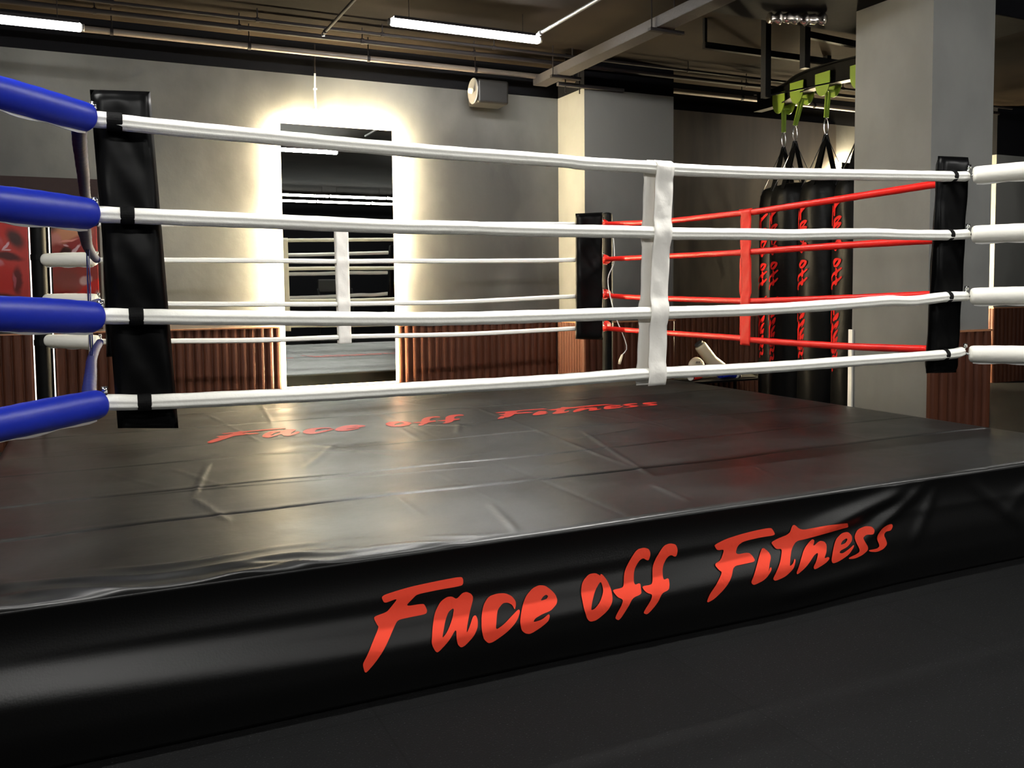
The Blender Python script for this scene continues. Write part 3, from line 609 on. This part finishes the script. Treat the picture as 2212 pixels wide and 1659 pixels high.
for i in range(4):
    za = (1.765, 1.471, 1.152, .880)[i]
    zq = (1.787, 1.478, 1.180, .862)[i]
    cover((-.030 + (.005, .0, .004, .006)[i], -.035, za + (-.0, .0, .0, -.003)[i]), (-.335, -.335, zq), (.046, .050, .050, .048)[i], M['blue_cover'], '%s blue cushion at the near left corner' % LEVEL[i], 'blue corner cushions')
    zb = (1.772, 1.477, 1.165, .873)[i]
    cover((W + .03, -.035, zb), (W + .335, -.335, zb + (.02, .006, .006, .0)[i]), .044, M['white_cover'], '%s white cushion at the near right corner, against the square pillar' % LEVEL[i], 'white near corner cushions')
    zd = (1.73, 1.455, 1.175, .893)[i]
    cover((-.03, D + .03, zd - .004), (-.325, D + .31, zd), .048, M['white_cover'], '%s white cushion at the far left corner, in front of the posters' % LEVEL[i], 'white far corner cushions')
    zr = (1.78, 1.475, 1.17, .885)[i]
    cover((W + .035, D + .04, zr), (4.175, 3.80, zr), .040, M['red_rope'], '%s small red cushion at the far right corner behind the black pad' % LEVEL[i], 'red corner cushions')

# black corner pads
def corner_pad(tl, tr, bl, br, thick, back, loops, loop_r, label):
    """padded board; tl..br are front-face corners, back = direction of thickness"""
    tl, tr, bl, br, back = map(Vector, (tl, tr, bl, br, back))
    e = empty('corner_pad', (bl + br) / 2); tag(e, label, 'corner pad', 'black corner pads')
    nu, nv = 14, 54; V = []; F = []
    for s in (0, 1):
        for j in range(nv + 1):
            v = j / nv
            a = bl.lerp(tl, v); b = br.lerp(tr, v)
            for i in range(nu + 1):
                u = i / nu; p = a.lerp(b, u)
                ed = min(u, 1 - u) * (b - a).length; ev = min(v, 1 - v) * (tl - bl).length
                k = min(1, ed / .025) * min(1, ev / .03); k = math.sin(k * math.pi / 2)
                w = .005 * math.sin(v * 21 + u * 6) * math.sin(u * 5 + v * 9) * k
                for (lx, lz) in loops:
                    dz = (p.z - lz) / .12; w -= .006 * math.exp(-dz * dz) * k * math.exp(-((u - .5) / .3) ** 2)
                off = thick * (.5 - .5 * k) if s == 0 else thick * (.5 + .5 * k)
                V.append(p + back * (off + (w if s else -w)))
    n1 = (nu + 1) * (nv + 1)
    for s in (0, 1):
        for j in range(nv):
            for i in range(nu):
                q = [s * n1 + j * (nu + 1) + i, s * n1 + j * (nu + 1) + i + 1, s * n1 + (j + 1) * (nu + 1) + i + 1, s * n1 + (j + 1) * (nu + 1) + i]
                F.append(tuple(q))
    mb = MB((bl + br) / 2); mb.add(V, F)
    o = mb.build('cushion', M['pad'], e, True)
    bm = bmesh.new(); bm.from_mesh(o.data); bmesh.ops.remove_doubles(bm, verts=bm.verts, dist=.0004); bmesh.ops.recalc_face_normals(bm, faces=bm.faces); bm.to_mesh(o.data); bm.free()
    for md in list(o.modifiers): o.modifiers.remove(md)
    return e
def pad_loop(e, x, y, z, r, half, reach):
    """webbing loop round a rope running along x, reaching to the pad"""
    mb = MB(tuple(e.location)); mb.tube([(x - half, y, z), (x + half, y, z)], r, 24)
    mb.box((x - half, min(y, reach), z - r * .8), (x + half, max(y, reach), z + r * .8))
    return mb.build('loop', M['loop'], e, False, bevel=.003)
pa = corner_pad((-.008, .055, 1.872), (.170, .05, 1.880), (.037, .045, .783), (.222, .035, .770), .055, (0, 1, 0), [(0, z) for z in (1.762, 1.469, 1.149, .871)], 0,
                'wide black corner pad at the near left, beside the blue cushions')
for x, z, h in ((.0585, 1.762, .023), (.086, 1.470, .021), (.1013, 1.149, .022), (.117, .872, .021)): pad_loop(pa, x, 0, z, .0285, h, .07)
pb = corner_pad((3.845, .045, 1.872), (4.035, .02, 1.872), (3.79, .045, .775), (3.992, .03, .770), .055, (0, 1, 0), [(0, z) for z in (1.765, 1.469, 1.16, .875)], 0,
                'narrow wrinkled black corner pad at the near right, by the grey pillar')
for x, z in ((3.862, 1.763), (3.845, 1.472), (3.843, 1.163), (3.83, .874)): pad_loop(pb, x, 0, z, .0285, .014, .06)
pc = corner_pad((3.66, 3.43, 1.850), (3.925, 3.43, 1.868), (3.652, 3.43, .790), (3.925, 3.43, .775), .06, (0, 1, 0), [(0, z) for z in (1.77, 1.47, 1.16, .88)], 0,
                'black corner pad at the far right, in front of the cream-lit pilaster')
for i in range(4): pad_loop(pc, 3.80, D, rope_at(BACK[i], 3.8, 0), .022, .02, 3.48)
pd = corner_pad((.03, 3.43, 1.850), (.25, 3.43, 1.850), (.03, 3.43, .790), (.25, 3.43, .790), .06, (0, 1, 0), [(0, z) for z in (1.77, 1.47, 1.16, .88)], 0,
                'black corner pad at the far left, hidden behind the wide near pad')
for i in range(4): pad_loop(pd, .14, D, rope_at(BACK[i], .14, 0), .022, .02, 3.48)

# cords hanging near the corners
P = smooth_path([(3.975, 3.37, 1.68), (3.978, 3.36, 1.45), (3.96 - .02, 3.40, 1.3), (3.945, 3.36, 1.12), (3.965, 3.30, .95), (4.02, 3.26, .78), (4.03, 3.25, .70), (4.0, 3.27, .655)], .03)
c = empty('power_cord', P[0]); tag(c, 'thin white cord with a cream plug dangling by the far right corner pad', 'cord')
MB(P[0]).tube(P, .0042, 8).build('cable', M['cable'], c, True)
MB(P[0]).tube([P[-1], P[-1] + Vector((-.022, .0, -.05)), P[-1] + Vector((-.03, .0, -.08))], [.008, .013, .011], 12).build('plug', M['cream'], c, True)
P = smooth_path([(-.065, 3.40, 1.49), (-.068, 3.40, 1.2), (-.072, 3.40, .9), (-.078, 3.40, .62)], .06)
tag(MB(P[0]).tube(P, .0045, 8).build('tie_cord', M['galv'], None, True), 'thin grey cord hanging across the far left white cushions', 'cord')

# ---------------------------------------------------------------- backlit mirrors
def backlit_mirror(cx, z0, z1, w, label):
    e = empty('wall_mirror', (cx, WY - .03, z0)); tag(e, label, 'mirror', 'tall backlit mirrors')
    x0, x1 = cx - w / 2, cx + w / 2; yf = WY - .062; org = (cx, yf, z0)
    MB(org).box((x0, yf, z0), (x1, yf + .006, z1)).build('mirror_glass', M['mirror'], e)
    MB(org).box((x0 + .03, yf + .0065, z0 + .03), (x1 - .03, WY - .001, z1 - .03)).build('backing', M['steel_black'], e)
    a = .004
    for bx in (((x0 + .001, yf + .009, z0 + .0), (x0 + .026, yf + .048, z1)), ((x1 - .026, yf + .009, z0 + .0), (x1 - .001, yf + .048, z1)),
               ((x0 + .028, yf + .010, z0 + .001), (x1 - .028, yf + .034, z0 + .02))):
        MB(org).box(*bx).build('led_strip', M['led'], e)
    for bx in (((x0 - .010, yf, z0 - .012), (x0, yf + .005, z1)), ((x1, yf, z0 - .012), (x1 + .010, yf + .005, z1)), ((x0, yf, z0 - .012), (x1, yf + .005, z0))):
        MB(org).box(*bx).build('lit_edge', M['light_edge'], e)
    # the strip over the top edge is interrupted by two fixings
    for u, v in ((.03, .36), (.40, .60), (.64, .97)):
        MB(org).box((x0 + w * u, yf + .012, z1 - .026), (x0 + w * v, yf + .034, z1 - .001)).build('led_strip', M['led'], e)
    return e
backlit_mirror((MX0 + MX1) / 2, MZ0, MZ1, MX1 - MX0, 'tall backlit mirror with glowing edges on the grey wall left of the pilaster')
backlit_mirror(8.42, MZ0, MZ1, 1.0, 'tall backlit mirror mostly hidden behind the heavy bags and square pillar')
P = [(1.775, WY - .012, 3.12), (1.772, WY - .012, 2.95), (1.778, WY - .012, 2.80), (1.770, WY - .012, 2.67)]
w = empty('wall_conduit', P[0]); tag(w, 'thin white conduit running up from the mirror top', 'conduit')
MB(P[0]).tube(smooth_path(P, .05), .008, 10).build('tube', M['cable'], w, True)
for z in (2.80, 2.98): MB(P[0]).box((1.76, WY - .022, z), (1.79, WY - .001, z + .012)).build('clip', M['cable'], w)
MB(P[0]).tube([(1.775, WY - .012, 3.13), (1.775, WY - .03, CEIL - .02)], .006, 8).build('drop', M['pipe_dark'], w)

# ---------------------------------------------------------------- posters at the left
board = empty('backing_board', (-.6, WY, .93)); tag(board, 'dark maroon board behind the two glove posters', 'board')
MB((-.6, WY, .93)).box((X0 + 1.5, WY - .028, .93), (-.485, WY - .001, 2.123)).build('panel', M['maroon'], board)
MB((-.6, WY, .93)).box((-.32, WY - .028, .93), (.02, WY - .001, 1.862)).build('panel', M['maroon'], board)
MB((-.6, WY, .93)).box((-.4849, WY - .028, 1.8621), (.02, WY - .001, 2.123)).build('panel', M['maroon'], board)
def poster(x0, x1, m, led, label):
    e = empty('poster', ((x0 + x1) / 2, WY - .04, .95)); tag(e, label, 'poster', 'red glove posters')
    MB(((x0 + x1) / 2, WY - .04, .95)).box((x0, WY - .045, .95), (x1, WY - .0285, 1.86)).build('print', m, e, bevel=.002)
    MB(((x0 + x1) / 2, WY - .04, .95)).box((led - .004, WY - .044, .12), (led + .004, WY - .031, 1.86)).build('led_strip', M['led_thin'], e)
    return e
pl = poster(-1.25, -.485, M['poster_a'], -.474, 'red leather glove poster left of the black strip')
pr_ = poster(-.322, .0, M['poster_b'], -.338, 'red leather glove poster right of the black strip, beside the black pad')

# ---------------------------------------------------------------- ceiling lights
def ceiling_light(x, y, z, L, label, m='tube'):
    e = empty('ceiling_light', (x, y, z)); tag(e, label, 'tube light', 'ceiling tube lights')
    tube = [(x - L / 2 + .02, y, z), (x + L / 2 - .02, y, z)]
    MB((x, y, z)).tube(tube, .030, 20, round_end=True).build('tube', M[m], e, True)
    for s in (-1, 1):
        MB((x, y, z)).tube([(x + s * (L / 2 - .01), y, z), (x + s * (L / 2 + .012), y, z)], .024, 16).build('end_cap', M['galv'], e, True)
        MB((x, y, z)).tube([(x + s * L * .38, y, z + .032), (x + s * L * .38, y, CEIL)], .003, 8).build('hanger', M['pipe_dark'], e)
    hb = MB((x, y, z)); hb.box((x - L / 2 + .02, y - .05, z + .031), (x + L / 2 - .02, y + .05, z + .036)); hb.box((x - L / 2 + .02, y - .05, z + .015), (x + L / 2 - .02, y - .046, z + .031)); hb.box((x - L / 2 + .02, y + .046, z + .015), (x + L / 2 - .02, y + .05, z + .031))
    hb.build('housing', M['pipe_dark'], e)
    return e
ceiling_light(2.63, 3.30, 3.20, 1.24, 'bright white tube light hanging above the ring, centre of the ceiling', 'tube_mid')
ceiling_light(-.66, 3.60, 3.00, 1.24, 'bright white tube light at the top left corner', 'tube_low')
ceiling_light(2.58, -.19, 3.20, 1.20, 'white tube light above the near ropes, seen only in the mirror', 'tube_near')
ceiling_light(5.9, -2.8, 3.20, 1.20, 'unseen fill tube added above the right floor to brighten the ropes', 'tube_near')  # added fill, set outside the mirror's view, lifts the right-hand ropes
ceiling_light(-.9, -.19, 3.20, 1.20, 'white tube light above the near left corner post, out of frame', 'tube_near')
for k, (yy, xx) in enumerate(((-6.1, 2.6), (-7.3, 2.6))):
    for j in range(4):
        ceiling_light(xx + j * 1.25, yy, 3.20, 1.24, '%s white tube light in the %s row behind the camera' % (('leftmost', 'second', 'third', 'rightmost')[j], ('nearer', 'farther')[k]))
ceiling_light(-.2, -3.6, 3.2, 1.2, 'unseen fill tube added behind the camera to the left, for the ropes', 'tube_near')  # added as fill for the near rope faces
ceiling_light(9.2, 2.3, 3.25, 1.2, 'white tube light beyond the square pillar')

# ---------------------------------------------------------------- ceiling services
def pipe(y, z, r, m, x0, x1, hangers, label, hm, deep=False):
    e = empty('ceiling_pipe', (x0, y, z)); tag(e, label, 'pipe', 'ceiling pipes')
    MB((x0, y, z)).tube([(x0, y, z), (x1, y, z)], r, 16).build('tube', m, e, True)
    for x in hangers:
        MB((x0, y, z)).tube([(x, y, z + r), (x, y, CEIL)], .005, 8).build('hanger', hm, e)
        MB((x0, y, z)).tube([(x - .012, y, z), (x + .012, y, z)], r + .005, 16).build('clamp', hm, e)
hx = [-.85, .155, 1.17, 2.161, 3.157, 4.16, 5.2, 6.2, 7.2, 8.2]
pipe(4.40, 3.205, .024, M['pipe'], X0, 4.188, hx[:5], 'thickest brown ceiling pipe, lowest of three, left of the pilaster', M['pipe_dark'])
pipe(4.15, 3.275, .020, M['pipe_dark'], X0, 9.9, [.04, 1.06, 2.04, 3.04, 4.1, 6.05, 7.1], 'middle dark pipe of the three along the back of the ceiling', M['pipe_dark'])
pipe(3.98, 3.30, .013, M['pipe_dark'], X0, 9.9, hx, 'thinnest dark pipe of the three, nearest the camera', M['pipe_dark'])
pipe(4.40, 3.205, .026, M['pipe'], 5.215, 9.9, hx[7:], 'thick brown ceiling pipe right of the pilaster', M['pipe_dark'])

t = empty('cable_tray', (3.83, 3.2, 3.16)); tag(t, 'grey metal cable tray running under the ceiling towards the back pilaster', 'cable tray')
for x in (3.765, 3.905):
    MB((3.83, 3.2, 3.16)).box((x - .003, .6, 3.13), (x + .003, 4.44, 3.205)).build('side_rail', M['tray'], t)
MB((3.83, 3.2, 3.16)).box((3.765, .6, 3.127), (3.905, 4.44, 3.132)).build('base', M['tray'], t)
for y in (4.0, 2.45, 1.2):
    MB((3.83, 3.2, 3.16)).box((3.72, y - .02, 3.105), (4.02, y + .02, 3.127)).build('bracket', M['pipe_dark'], t)
    for x in (3.74, 3.94): MB((3.83, 3.2, 3.16)).tube([(x, y, 3.12), (x, y, CEIL)], .005, 8).build('hanger', M['pipe_dark'], t)
t = empty('strut_channel', (4.2, 4.19, 3.10)); tag(t, 'short grey strut channel crossing in front of the back pilaster', 'bracket')
MB((4.2, 4.19, 3.10)).box((3.89, 4.17, 3.085), (4.60, 4.21, 3.115)).build('channel', M['tray'], t)
for x in (3.97, 4.12): MB((4.2, 4.19, 3.10)).tube([(x, 4.19, 3.03), (x, 4.19, CEIL)], .006, 8).build('rod', M['pipe_dark'], t)
def conduit(a, b, r, m, label, drop=False):
    e = empty('ceiling_conduit', a); tag(e, label, 'conduit')
    MB(a).tube([a, b], r, 14).build('tube', m, e, True)
    d = (Vector(b) - Vector(a))
    for s in (.03, .55): 
        c = Vector(a) + d * s; MB(a).tube([c - d.normalized() * .02, c + d.normalized() * .02], r * 1.35, 14).build('coupling', m, e, True)
    if drop: MB(a).tube([Vector(a), Vector(a) + Vector((0, 0.0, -.02))], [.018, .012], 10).build('sprinkler_head', M['chrome'], e)
conduit((3.19, 3.22, 3.215), (3.20, 1.2, 3.215), .014, M['galv'], 'grey conduit meeting the right end of the centre tube light')
conduit((1.645, 3.85, 3.215), (1.67, 1.6, 3.215), .012, M['pipe_dark'], 'thin dark conduit with a sprinkler head, left of the centre tube light', True)

# projector / loudspeaker on the wall
e = empty('wall_speaker', (3.33, 4.5, 3.0)); tag(e, 'dark angled projector box with a round bracket high on the back wall', 'projector')
mb = MB((3.33, 4.5, 3.0)); mb.box((3.19, 4.42, 2.925), (3.50, 4.66, 3.14)); mb.build('housing', M['plastic'], e, bevel=.02, seg=3)
MB((3.33, 4.5, 3.0)).lathe([(.11, -.008), (.118, 0), (.11, .008)], (3.175, 4.50, 3.04), 28, 'x').build('dish', M['galv'], e, True)
MB((3.33, 4.5, 3.0)).lathe([(.022, -.03), (.026, 0), (.018, .01)], (3.145, 4.46, 3.03), 16, 'x').build('knob', M['cream'], e, True)
MB((3.33, 4.5, 3.0)).box((3.32, 4.64, 3.0), (3.38, WY, 3.06)).build('bracket', M['steel_black'], e)

# black duct and foil-wrapped duct
tag(MB((4.9, 1.9, 3.2)).box((4.02, 1.35, 3.19), (6.6, 2.15, CEIL - .001)).build('air_duct', M['wall_black'], None, bevel=.01), 'black rectangular air duct under the ceiling above the bags', 'duct')
P = smooth_path([(4.42, 1.98, 3.145), (4.56, 1.93, 3.15), (4.70, 1.88, 3.142), (4.83, 1.83, 3.15)], .02)
tag(MB(P[0]).tube(P, [.035 + .010 * math.sin(i * 2.1) + .006 * math.sin(i * 5) for i in range(len(P))], 14, lambda a: 1 + .15 * math.sin(3 * a)).build('foil_duct', M['foil'], None, True), 'crumpled shiny foil duct beneath the dark ceiling', 'duct')

# ---------------------------------------------------------------- heavy bags and their monorail
BAGS = [(6.14, 3.70, 2.63, .225), (5.82, 3.20, 2.59, .215), (5.75, 2.75, 2.575, .218), (5.68, 2.29, 2.545, .215)]
BLAB = ['black heavy bag farthest from the camera, hanging leftmost', 'black heavy bag second from the left, mostly hidden between two others', 'black heavy bag with spread straps in the middle of the row', 'black heavy bag half hidden behind the square grey pillar']
RAILP = smooth_path([(6.20, 4.15, 3.03), (6.14, 3.70, 3.02), (5.90, 3.20, 3.00), (5.77, 2.75, 2.97), (5.70, 2.29, 2.93), (5.72, 1.85, 2.90)], .06)
def rail_at(y):
    return min(RAILP, key=lambda p: abs(p.y - y))
e = empty('bag_rail', (5.75, 2.6, 2.97)); tag(e, 'curved black steel I-beam carrying the heavy bags', 'beam')
def sweep_rect(pts, w, h, dz):
    mb = MB((5.75, 2.6, 2.97)); V = []; F = []
    for i, p in enumerate(pts):
        d = (pts[min(i + 1, len(pts) - 1)] - pts[max(0, i - 1)]).normalized(); s = d.cross(Vector((0, 0, 1))).normalized()
        V += [p + s * w / 2 + Vector((0, 0, dz)), p - s * w / 2 + Vector((0, 0, dz)), p - s * w / 2 + Vector((0, 0, dz + h)), p + s * w / 2 + Vector((0, 0, dz + h))]
    for i in range(len(pts) - 1):
        for j in range(4): F.append((i * 4 + j, i * 4 + (j + 1) % 4, i * 4 + 4 + (j + 1) % 4, i * 4 + 4 + j))
    k = (len(pts) - 1) * 4; F += [(0, 1, 2, 3), (k, k + 1, k + 2, k + 3)]
    mb.add(V, F); return mb
sweep_rect(RAILP, .10, .010, -.02).build('lower_flange', M['steel_black'], e)
sweep_rect(RAILP, .012, .16, -.010).build('web', M['steel_black'], e)
sweep_rect(RAILP, .10, .010, .150).build('upper_flange', M['steel_black'], e)
f = empty('rail_frame', (5.3, 2.8, 3.2)); tag(f, 'black steel hanging frame that holds the bag rail under the ceiling', 'frame')
fo = (5.3, 2.8, 3.2)
for a, b, w in (((4.86, 2.5, 2.72), (4.86, 2.5, CEIL), .055), ((5.00, 2.22, 2.90), (5.00, 2.22, CEIL), .055), ((4.50, 2.81, 3.15), (4.50, 2.81, CEIL), .025), ((6.3, 3.3, 3.18), (6.3, 3.3, CEIL), .05)):
    MB(fo).bar(a, b, w, w, (0, 1, 0)).build('upright', M['steel_black'], f)
MB(fo).bar((4.49, 2.81, 3.17), (6.6, 2.81, 3.17), .04, .05).build('crossbar', M['steel_black'], f)
MB(fo).bar((4.86, 2.5, 2.735), (5.74, 2.62, 2.955), .04, .012).build('brace', M['steel_black'], f)
MB(fo).bar((5.00, 2.22, 3.16), (5.70, 2.29, 3.16), .04, .05).build('crossbar', M['steel_black'], f)

def heavy_bag(x, y, ztop, r, label, idx):
    e = empty('heavy_bag', (x, y, .06)); tag(e, label, 'heavy bag', 'black heavy bags on the rail')
    o = (x, y, .06); zs = ztop - .50
    prof = [(r * .55, .06), (r * .93, .075), (r, .13), (r * 1.01, .8), (r, 1.5), (r * .99, zs - .12), (r * .93, zs - .02), (r * .80, zs + .045), (r * .5, zs + .07)]
    V = MB(o); 
    zz = [];
    for i in range(len(prof) - 1):
        n = max(1, int(abs(prof[i + 1][1] - prof[i][1]) / .03))
        for k in range(n): t = k / n; zz.append((prof[i][0] + (prof[i + 1][0] - prof[i][0]) * t, prof[i][1] + (prof[i + 1][1] - prof[i][1]) * t))
    zz.append(prof[-1]); V.lathe(zz, (x, y, 0), 48)
    for i, v in enumerate(V.v):
        a = math.atan2(v[1], v[0]); zc = v[2]; k = 1 + .012 * math.sin(5 * a + zc * 4 + idx) * (1 if zc < zs - .1 else 1.8) + .006 * math.sin(11 * a + zc * 9)
        V.v[i] = (v[0] * k, v[1] * k, zc)
    body = V.build('bag_body', M['bag'], e, True)
    apex = Vector((x, y, ztop - .045))
    for k in range(6):
        a = k * math.pi / 3 + .3 + idx
        q = Vector((x + math.cos(a) * r * .90, y + math.sin(a) * r * .90, zs + .01))
        MB(o).bar(q, apex, .042, .006, (math.cos(a), math.sin(a), 0)).build('strap', M['bag'], e)
    hk = MB(o)
    for s in (-1, 1): hk.tube(smooth_path([apex + Vector((0, 0, -.01)), apex + Vector((s * .022, 0, .04)), apex + Vector((s * .020, 0, .11)), apex + Vector((0, 0, .15))], .02), .005, 8)
    hk.build('carabiner', M['chrome'], e, True)
    # vertical lettering on the side turned to the ring
    ang = math.atan2(-3.05 - y, -x) - 1.0       # roughly facing the ring, left side of the bag
    ln = 1.42; zt = 1.93
    def fn(u, v):
        s = ln / 2.213; zz = zt - (u - .6607) * s; w = (v - .21) * s * 1.15
        return np.stack([x + np.cos(ang - w / r) * (r * 1.012 + .004), y + np.sin(ang - w / r) * (r * 1.012 + .004), zz], -1)
    l = lettering('lettering', .05, fn, M['letter_bag'], body, o, 1)
    # trolley on the beam
    rp = rail_at(y); tz = rp.z
    t = empty('beam_trolley', (x, y, tz - .09)); tag(t, 'lime green beam trolley above the ' + ('leftmost heavy bag', 'second heavy bag, mostly hidden', 'middle heavy bag with spread straps', 'heavy bag hidden by the square pillar')[idx], 'trolley', 'lime green beam trolleys')
    to = (x, y, tz - .09)
    d = Vector((1, 0, 0))
    for s in (-1, 1):
        pl_ = MB(to); cx = rp.x + s * .066
        V2 = []; n = 14
        for k in range(n):
            a = math.pi * k / (n - 1); V2.append((-.085 * math.cos(a), -.125 * math.sin(a)))
        V2 = [(-.085, .075)] + V2 + [(.085, .075)]
        V3 = [(cx + o2, y + p[0], tz + p[1] + .01) for o2 in (-.004, .004) for p in V2]; m = len(V2)
        pl_.add(V3, [tuple(range(m)), tuple(range(m, 2 * m))[::-1]] + [(i, (i + 1) % m, m + (i + 1) % m, m + i) for i in range(m)])
        pl_.build('side_plate', M['lime'], t)
        for q in (-.035, .035):
            MB(to).lathe([(.026, -.008), (.030, 0), (.026, .008)], (rp.x + s * .040, y + q, tz + .022), 18, 'x').build('wheel', M['galv'], t, True)
    MB(to).bar((rp.x - .062, y, tz - .065), (rp.x + .062, y, tz - .065), .03, .012).build('yoke', M['lime'], t)
    sh = MB(to); low = Vector((x, y, ztop + .10))
    for s in (-1, 1): sh.bar((rp.x + s * .018, y, tz - .06), (x + s * .014, y, ztop + .10), .010, .022, (1, 0, 0))
    sh.tube([(x - .02, y, ztop + .105), (x + .02, y, ztop + .105)], .007, 10)
    sh.build('shackle', M['lime'], t)
for i, (x, y, zt, r) in enumerate(BAGS): heavy_bag(x, y, zt, r, BLAB[i], i)

# ---------------------------------------------------------------- training gear on a low rack by the pilaster
rk = empty('equipment_rack', (5.75, 4.25, 0)); tag(rk, 'low black rack beside the pilaster, holding pads and gloves', 'rack')
ro = (5.75, 4.25, 0)
for z in (.06, .26): MB(ro).box((5.30, 4.0, z), (6.30, 4.6, z + .02)).build('shelf', M['steel_black'], rk)
for x in (5.31, 6.29):
    for y in (4.01, 4.59): MB(ro).box((x - .012, y - .012, 0), (x + .012, y + .012, .28)).build('leg', M['steel_black'], rk)
kp = empty('kick_pad', (5.62, 4.25, .30)); ko = (5.62, 4.25, .30); tag(kp, 'cream cylindrical kick pad leaning upright on the gear rack', 'pad')
MB(ko).tube([(5.87, 4.25, .350), (5.72, 4.27, .455), (5.60, 4.29, .605)], [.062, .066, .064], 24, round_end=True).build('roll', M['cream'], kp, True)
MB(ko).tube([(5.578, 4.293, .632), (5.568, 4.295, .645)], [.05, .045], 20).build('end_cap', M['cream_dark'], kp)
fm = empty('focus_mitt', (5.41, 4.12, .42)); fo2 = (5.41, 4.12, .42); tag(fm, 'round cream focus mitt with a dark printed mark, on the gear rack', 'pad')
MB(fo2).lathe([(.03, -.035), (.085, -.03), (.098, 0), (.085, .022), (.02, .024)], (5.41, 4.12, .42), 32, 'y').build('disc', M['cream'], fm, True)
mk = MB(fo2)
mk.tube(smooth_path([(5.39 + .03 * math.cos(a), 4.083, .405 + .026 * math.sin(a)) for a in np.linspace(.2, 3.0, 8)], .01), .004, 6)
for dx in (-.022, -.004, .016): mk.tube([(5.405 + dx, 4.083, .458), (5.412 + dx, 4.083, .476)], .004, 6)
mk.build('printed_mark', M['cream_dark'], fm)
def glove(x, y, z, m, label, s=1.0, rot=0):
    e = empty('boxing_glove', (x, y, z)); tag(e, label, 'glove'); o = (x, y, z)
    c, sn = math.cos(rot), math.sin(rot)
    T = lambda p: (x + s * (p[0] * c - p[1] * sn), y + s * (p[0] * sn + p[1] * c), z + s * p[2])
    MB(o).tube([T(p) for p in ((-.08, 0, 0), (-.04, 0, .01), (.02, 0, .018), (.08, 0, .012), (.12, 0, -.005))], [.052 * s, .062 * s, .07 * s, .066 * s, .045 * s], 24, round_end=True).build('fist', m, e, True)
    MB(o).tube([T(p) for p in ((.0, .05, .0), (.05, .075, .0), (.09, .06, -.01))], [.024 * s, .028 * s, .022 * s], 14, round_end=True).build('thumb', m, e, True)
    MB(o).tube([T((-.15, 0, 0)), T((-.085, 0, 0))], [.05 * s, .048 * s], 20).build('cuff', M['white_trim'], e, True)
glove(5.42, 4.14, .315 - .0, M['red_rope'], 'red boxing glove under the round mitt on the gear rack', .62, .3)
glove(5.80, 4.10, .325, M['blue_cover'], 'blue boxing glove with a white cuff on the gear rack', .85, 2.9)
tp = empty('thai_pad', (6.12, 4.12, .30)); to2 = (6.12, 4.12, .30); tag(tp, 'curved ribbed cream arm pad at the right end of the gear rack', 'pad')
P = smooth_path([(5.93, 4.12, .36), (6.02, 4.12, .37), (6.12, 4.12, .36), (6.20, 4.12, .338)], .012)
MB(to2).tube(P, [.045 + .008 * abs(math.sin(i * .55)) for i in range(len(P))], 20, round_end=True).build('padding', M['cream'], tp, True)
MB(to2).tube([(5.975, 4.12, .366), (5.995, 4.12, .368)], .056, 20).build('strap', M['cream_dark'], tp)

# wall notices and switch cable
for (x0, z0, x1, z1, l) in ((5.60, 1.085, 5.765, 1.165, 'small grey notice card on the wall beside the pilaster, upper one'), (5.60, 1.005, 5.765, 1.05, 'small pale notice strip just below the grey card')):
    n = empty('wall_notice', (x0, WY, z0)); tag(n, l, 'notice')
    MB((x0, WY, z0)).box((x0, WY - .006, z0), (x1, WY - .001, z1)).build('card', M['paper'], n)
    mb = MB((x0, WY, z0))
    for k in range(5): mb.box((x0 + .010 + k * .016, WY - .008, z0 + .012), (x0 + .020 + k * .016, WY - .0055, z0 + .026))
    mb.build('print', M['cream_dark'], n)
P = [(4.02, 3.50, 1.80), (4.35, COLY - .004, 1.82), (4.8, COLY - .004, 1.815)]
# ---------------------------------------------------------------- treadmills behind the camera, seen small in the mirror
def treadmill(x, y, label):
    e = empty('treadmill', (x, y, 0)); tag(e, label, 'treadmill', 'treadmills behind the camera'); o = (x, y, 0)
    MB(o).box((x - .38, y - .9, .04), (x + .38, y + .75, .16)).build('deck', M['steel_black'], e, bevel=.02)
    for s in (-1, 1):
        MB(o).tube(smooth_path([(x + s * .36, y + .7, .15), (x + s * .36, y + .72, .9), (x + s * .36, y + .6, 1.25)], .05), .03, 12).build('upright', M['steel_black'], e, True)
        MB(o).tube(smooth_path([(x + s * .36, y + .62, 1.20), (x + s * .36, y + .35, 1.0), (x + s * .36, y + .12, .96), (x + s * .36, y + .0, .98)], .04), .017, 12).build('handrail', M['chrome'], e, True)
    MB(o).box((x - .36, y + .50, 1.16), (x + .36, y + .62, 1.45)).build('console', M['plastic'], e, bevel=.03)
treadmill(3.2, -6.9, 'treadmill with curved chrome handrails behind the camera, left one')
treadmill(4.6, -6.9, 'treadmill with curved chrome handrails behind the camera, right one')
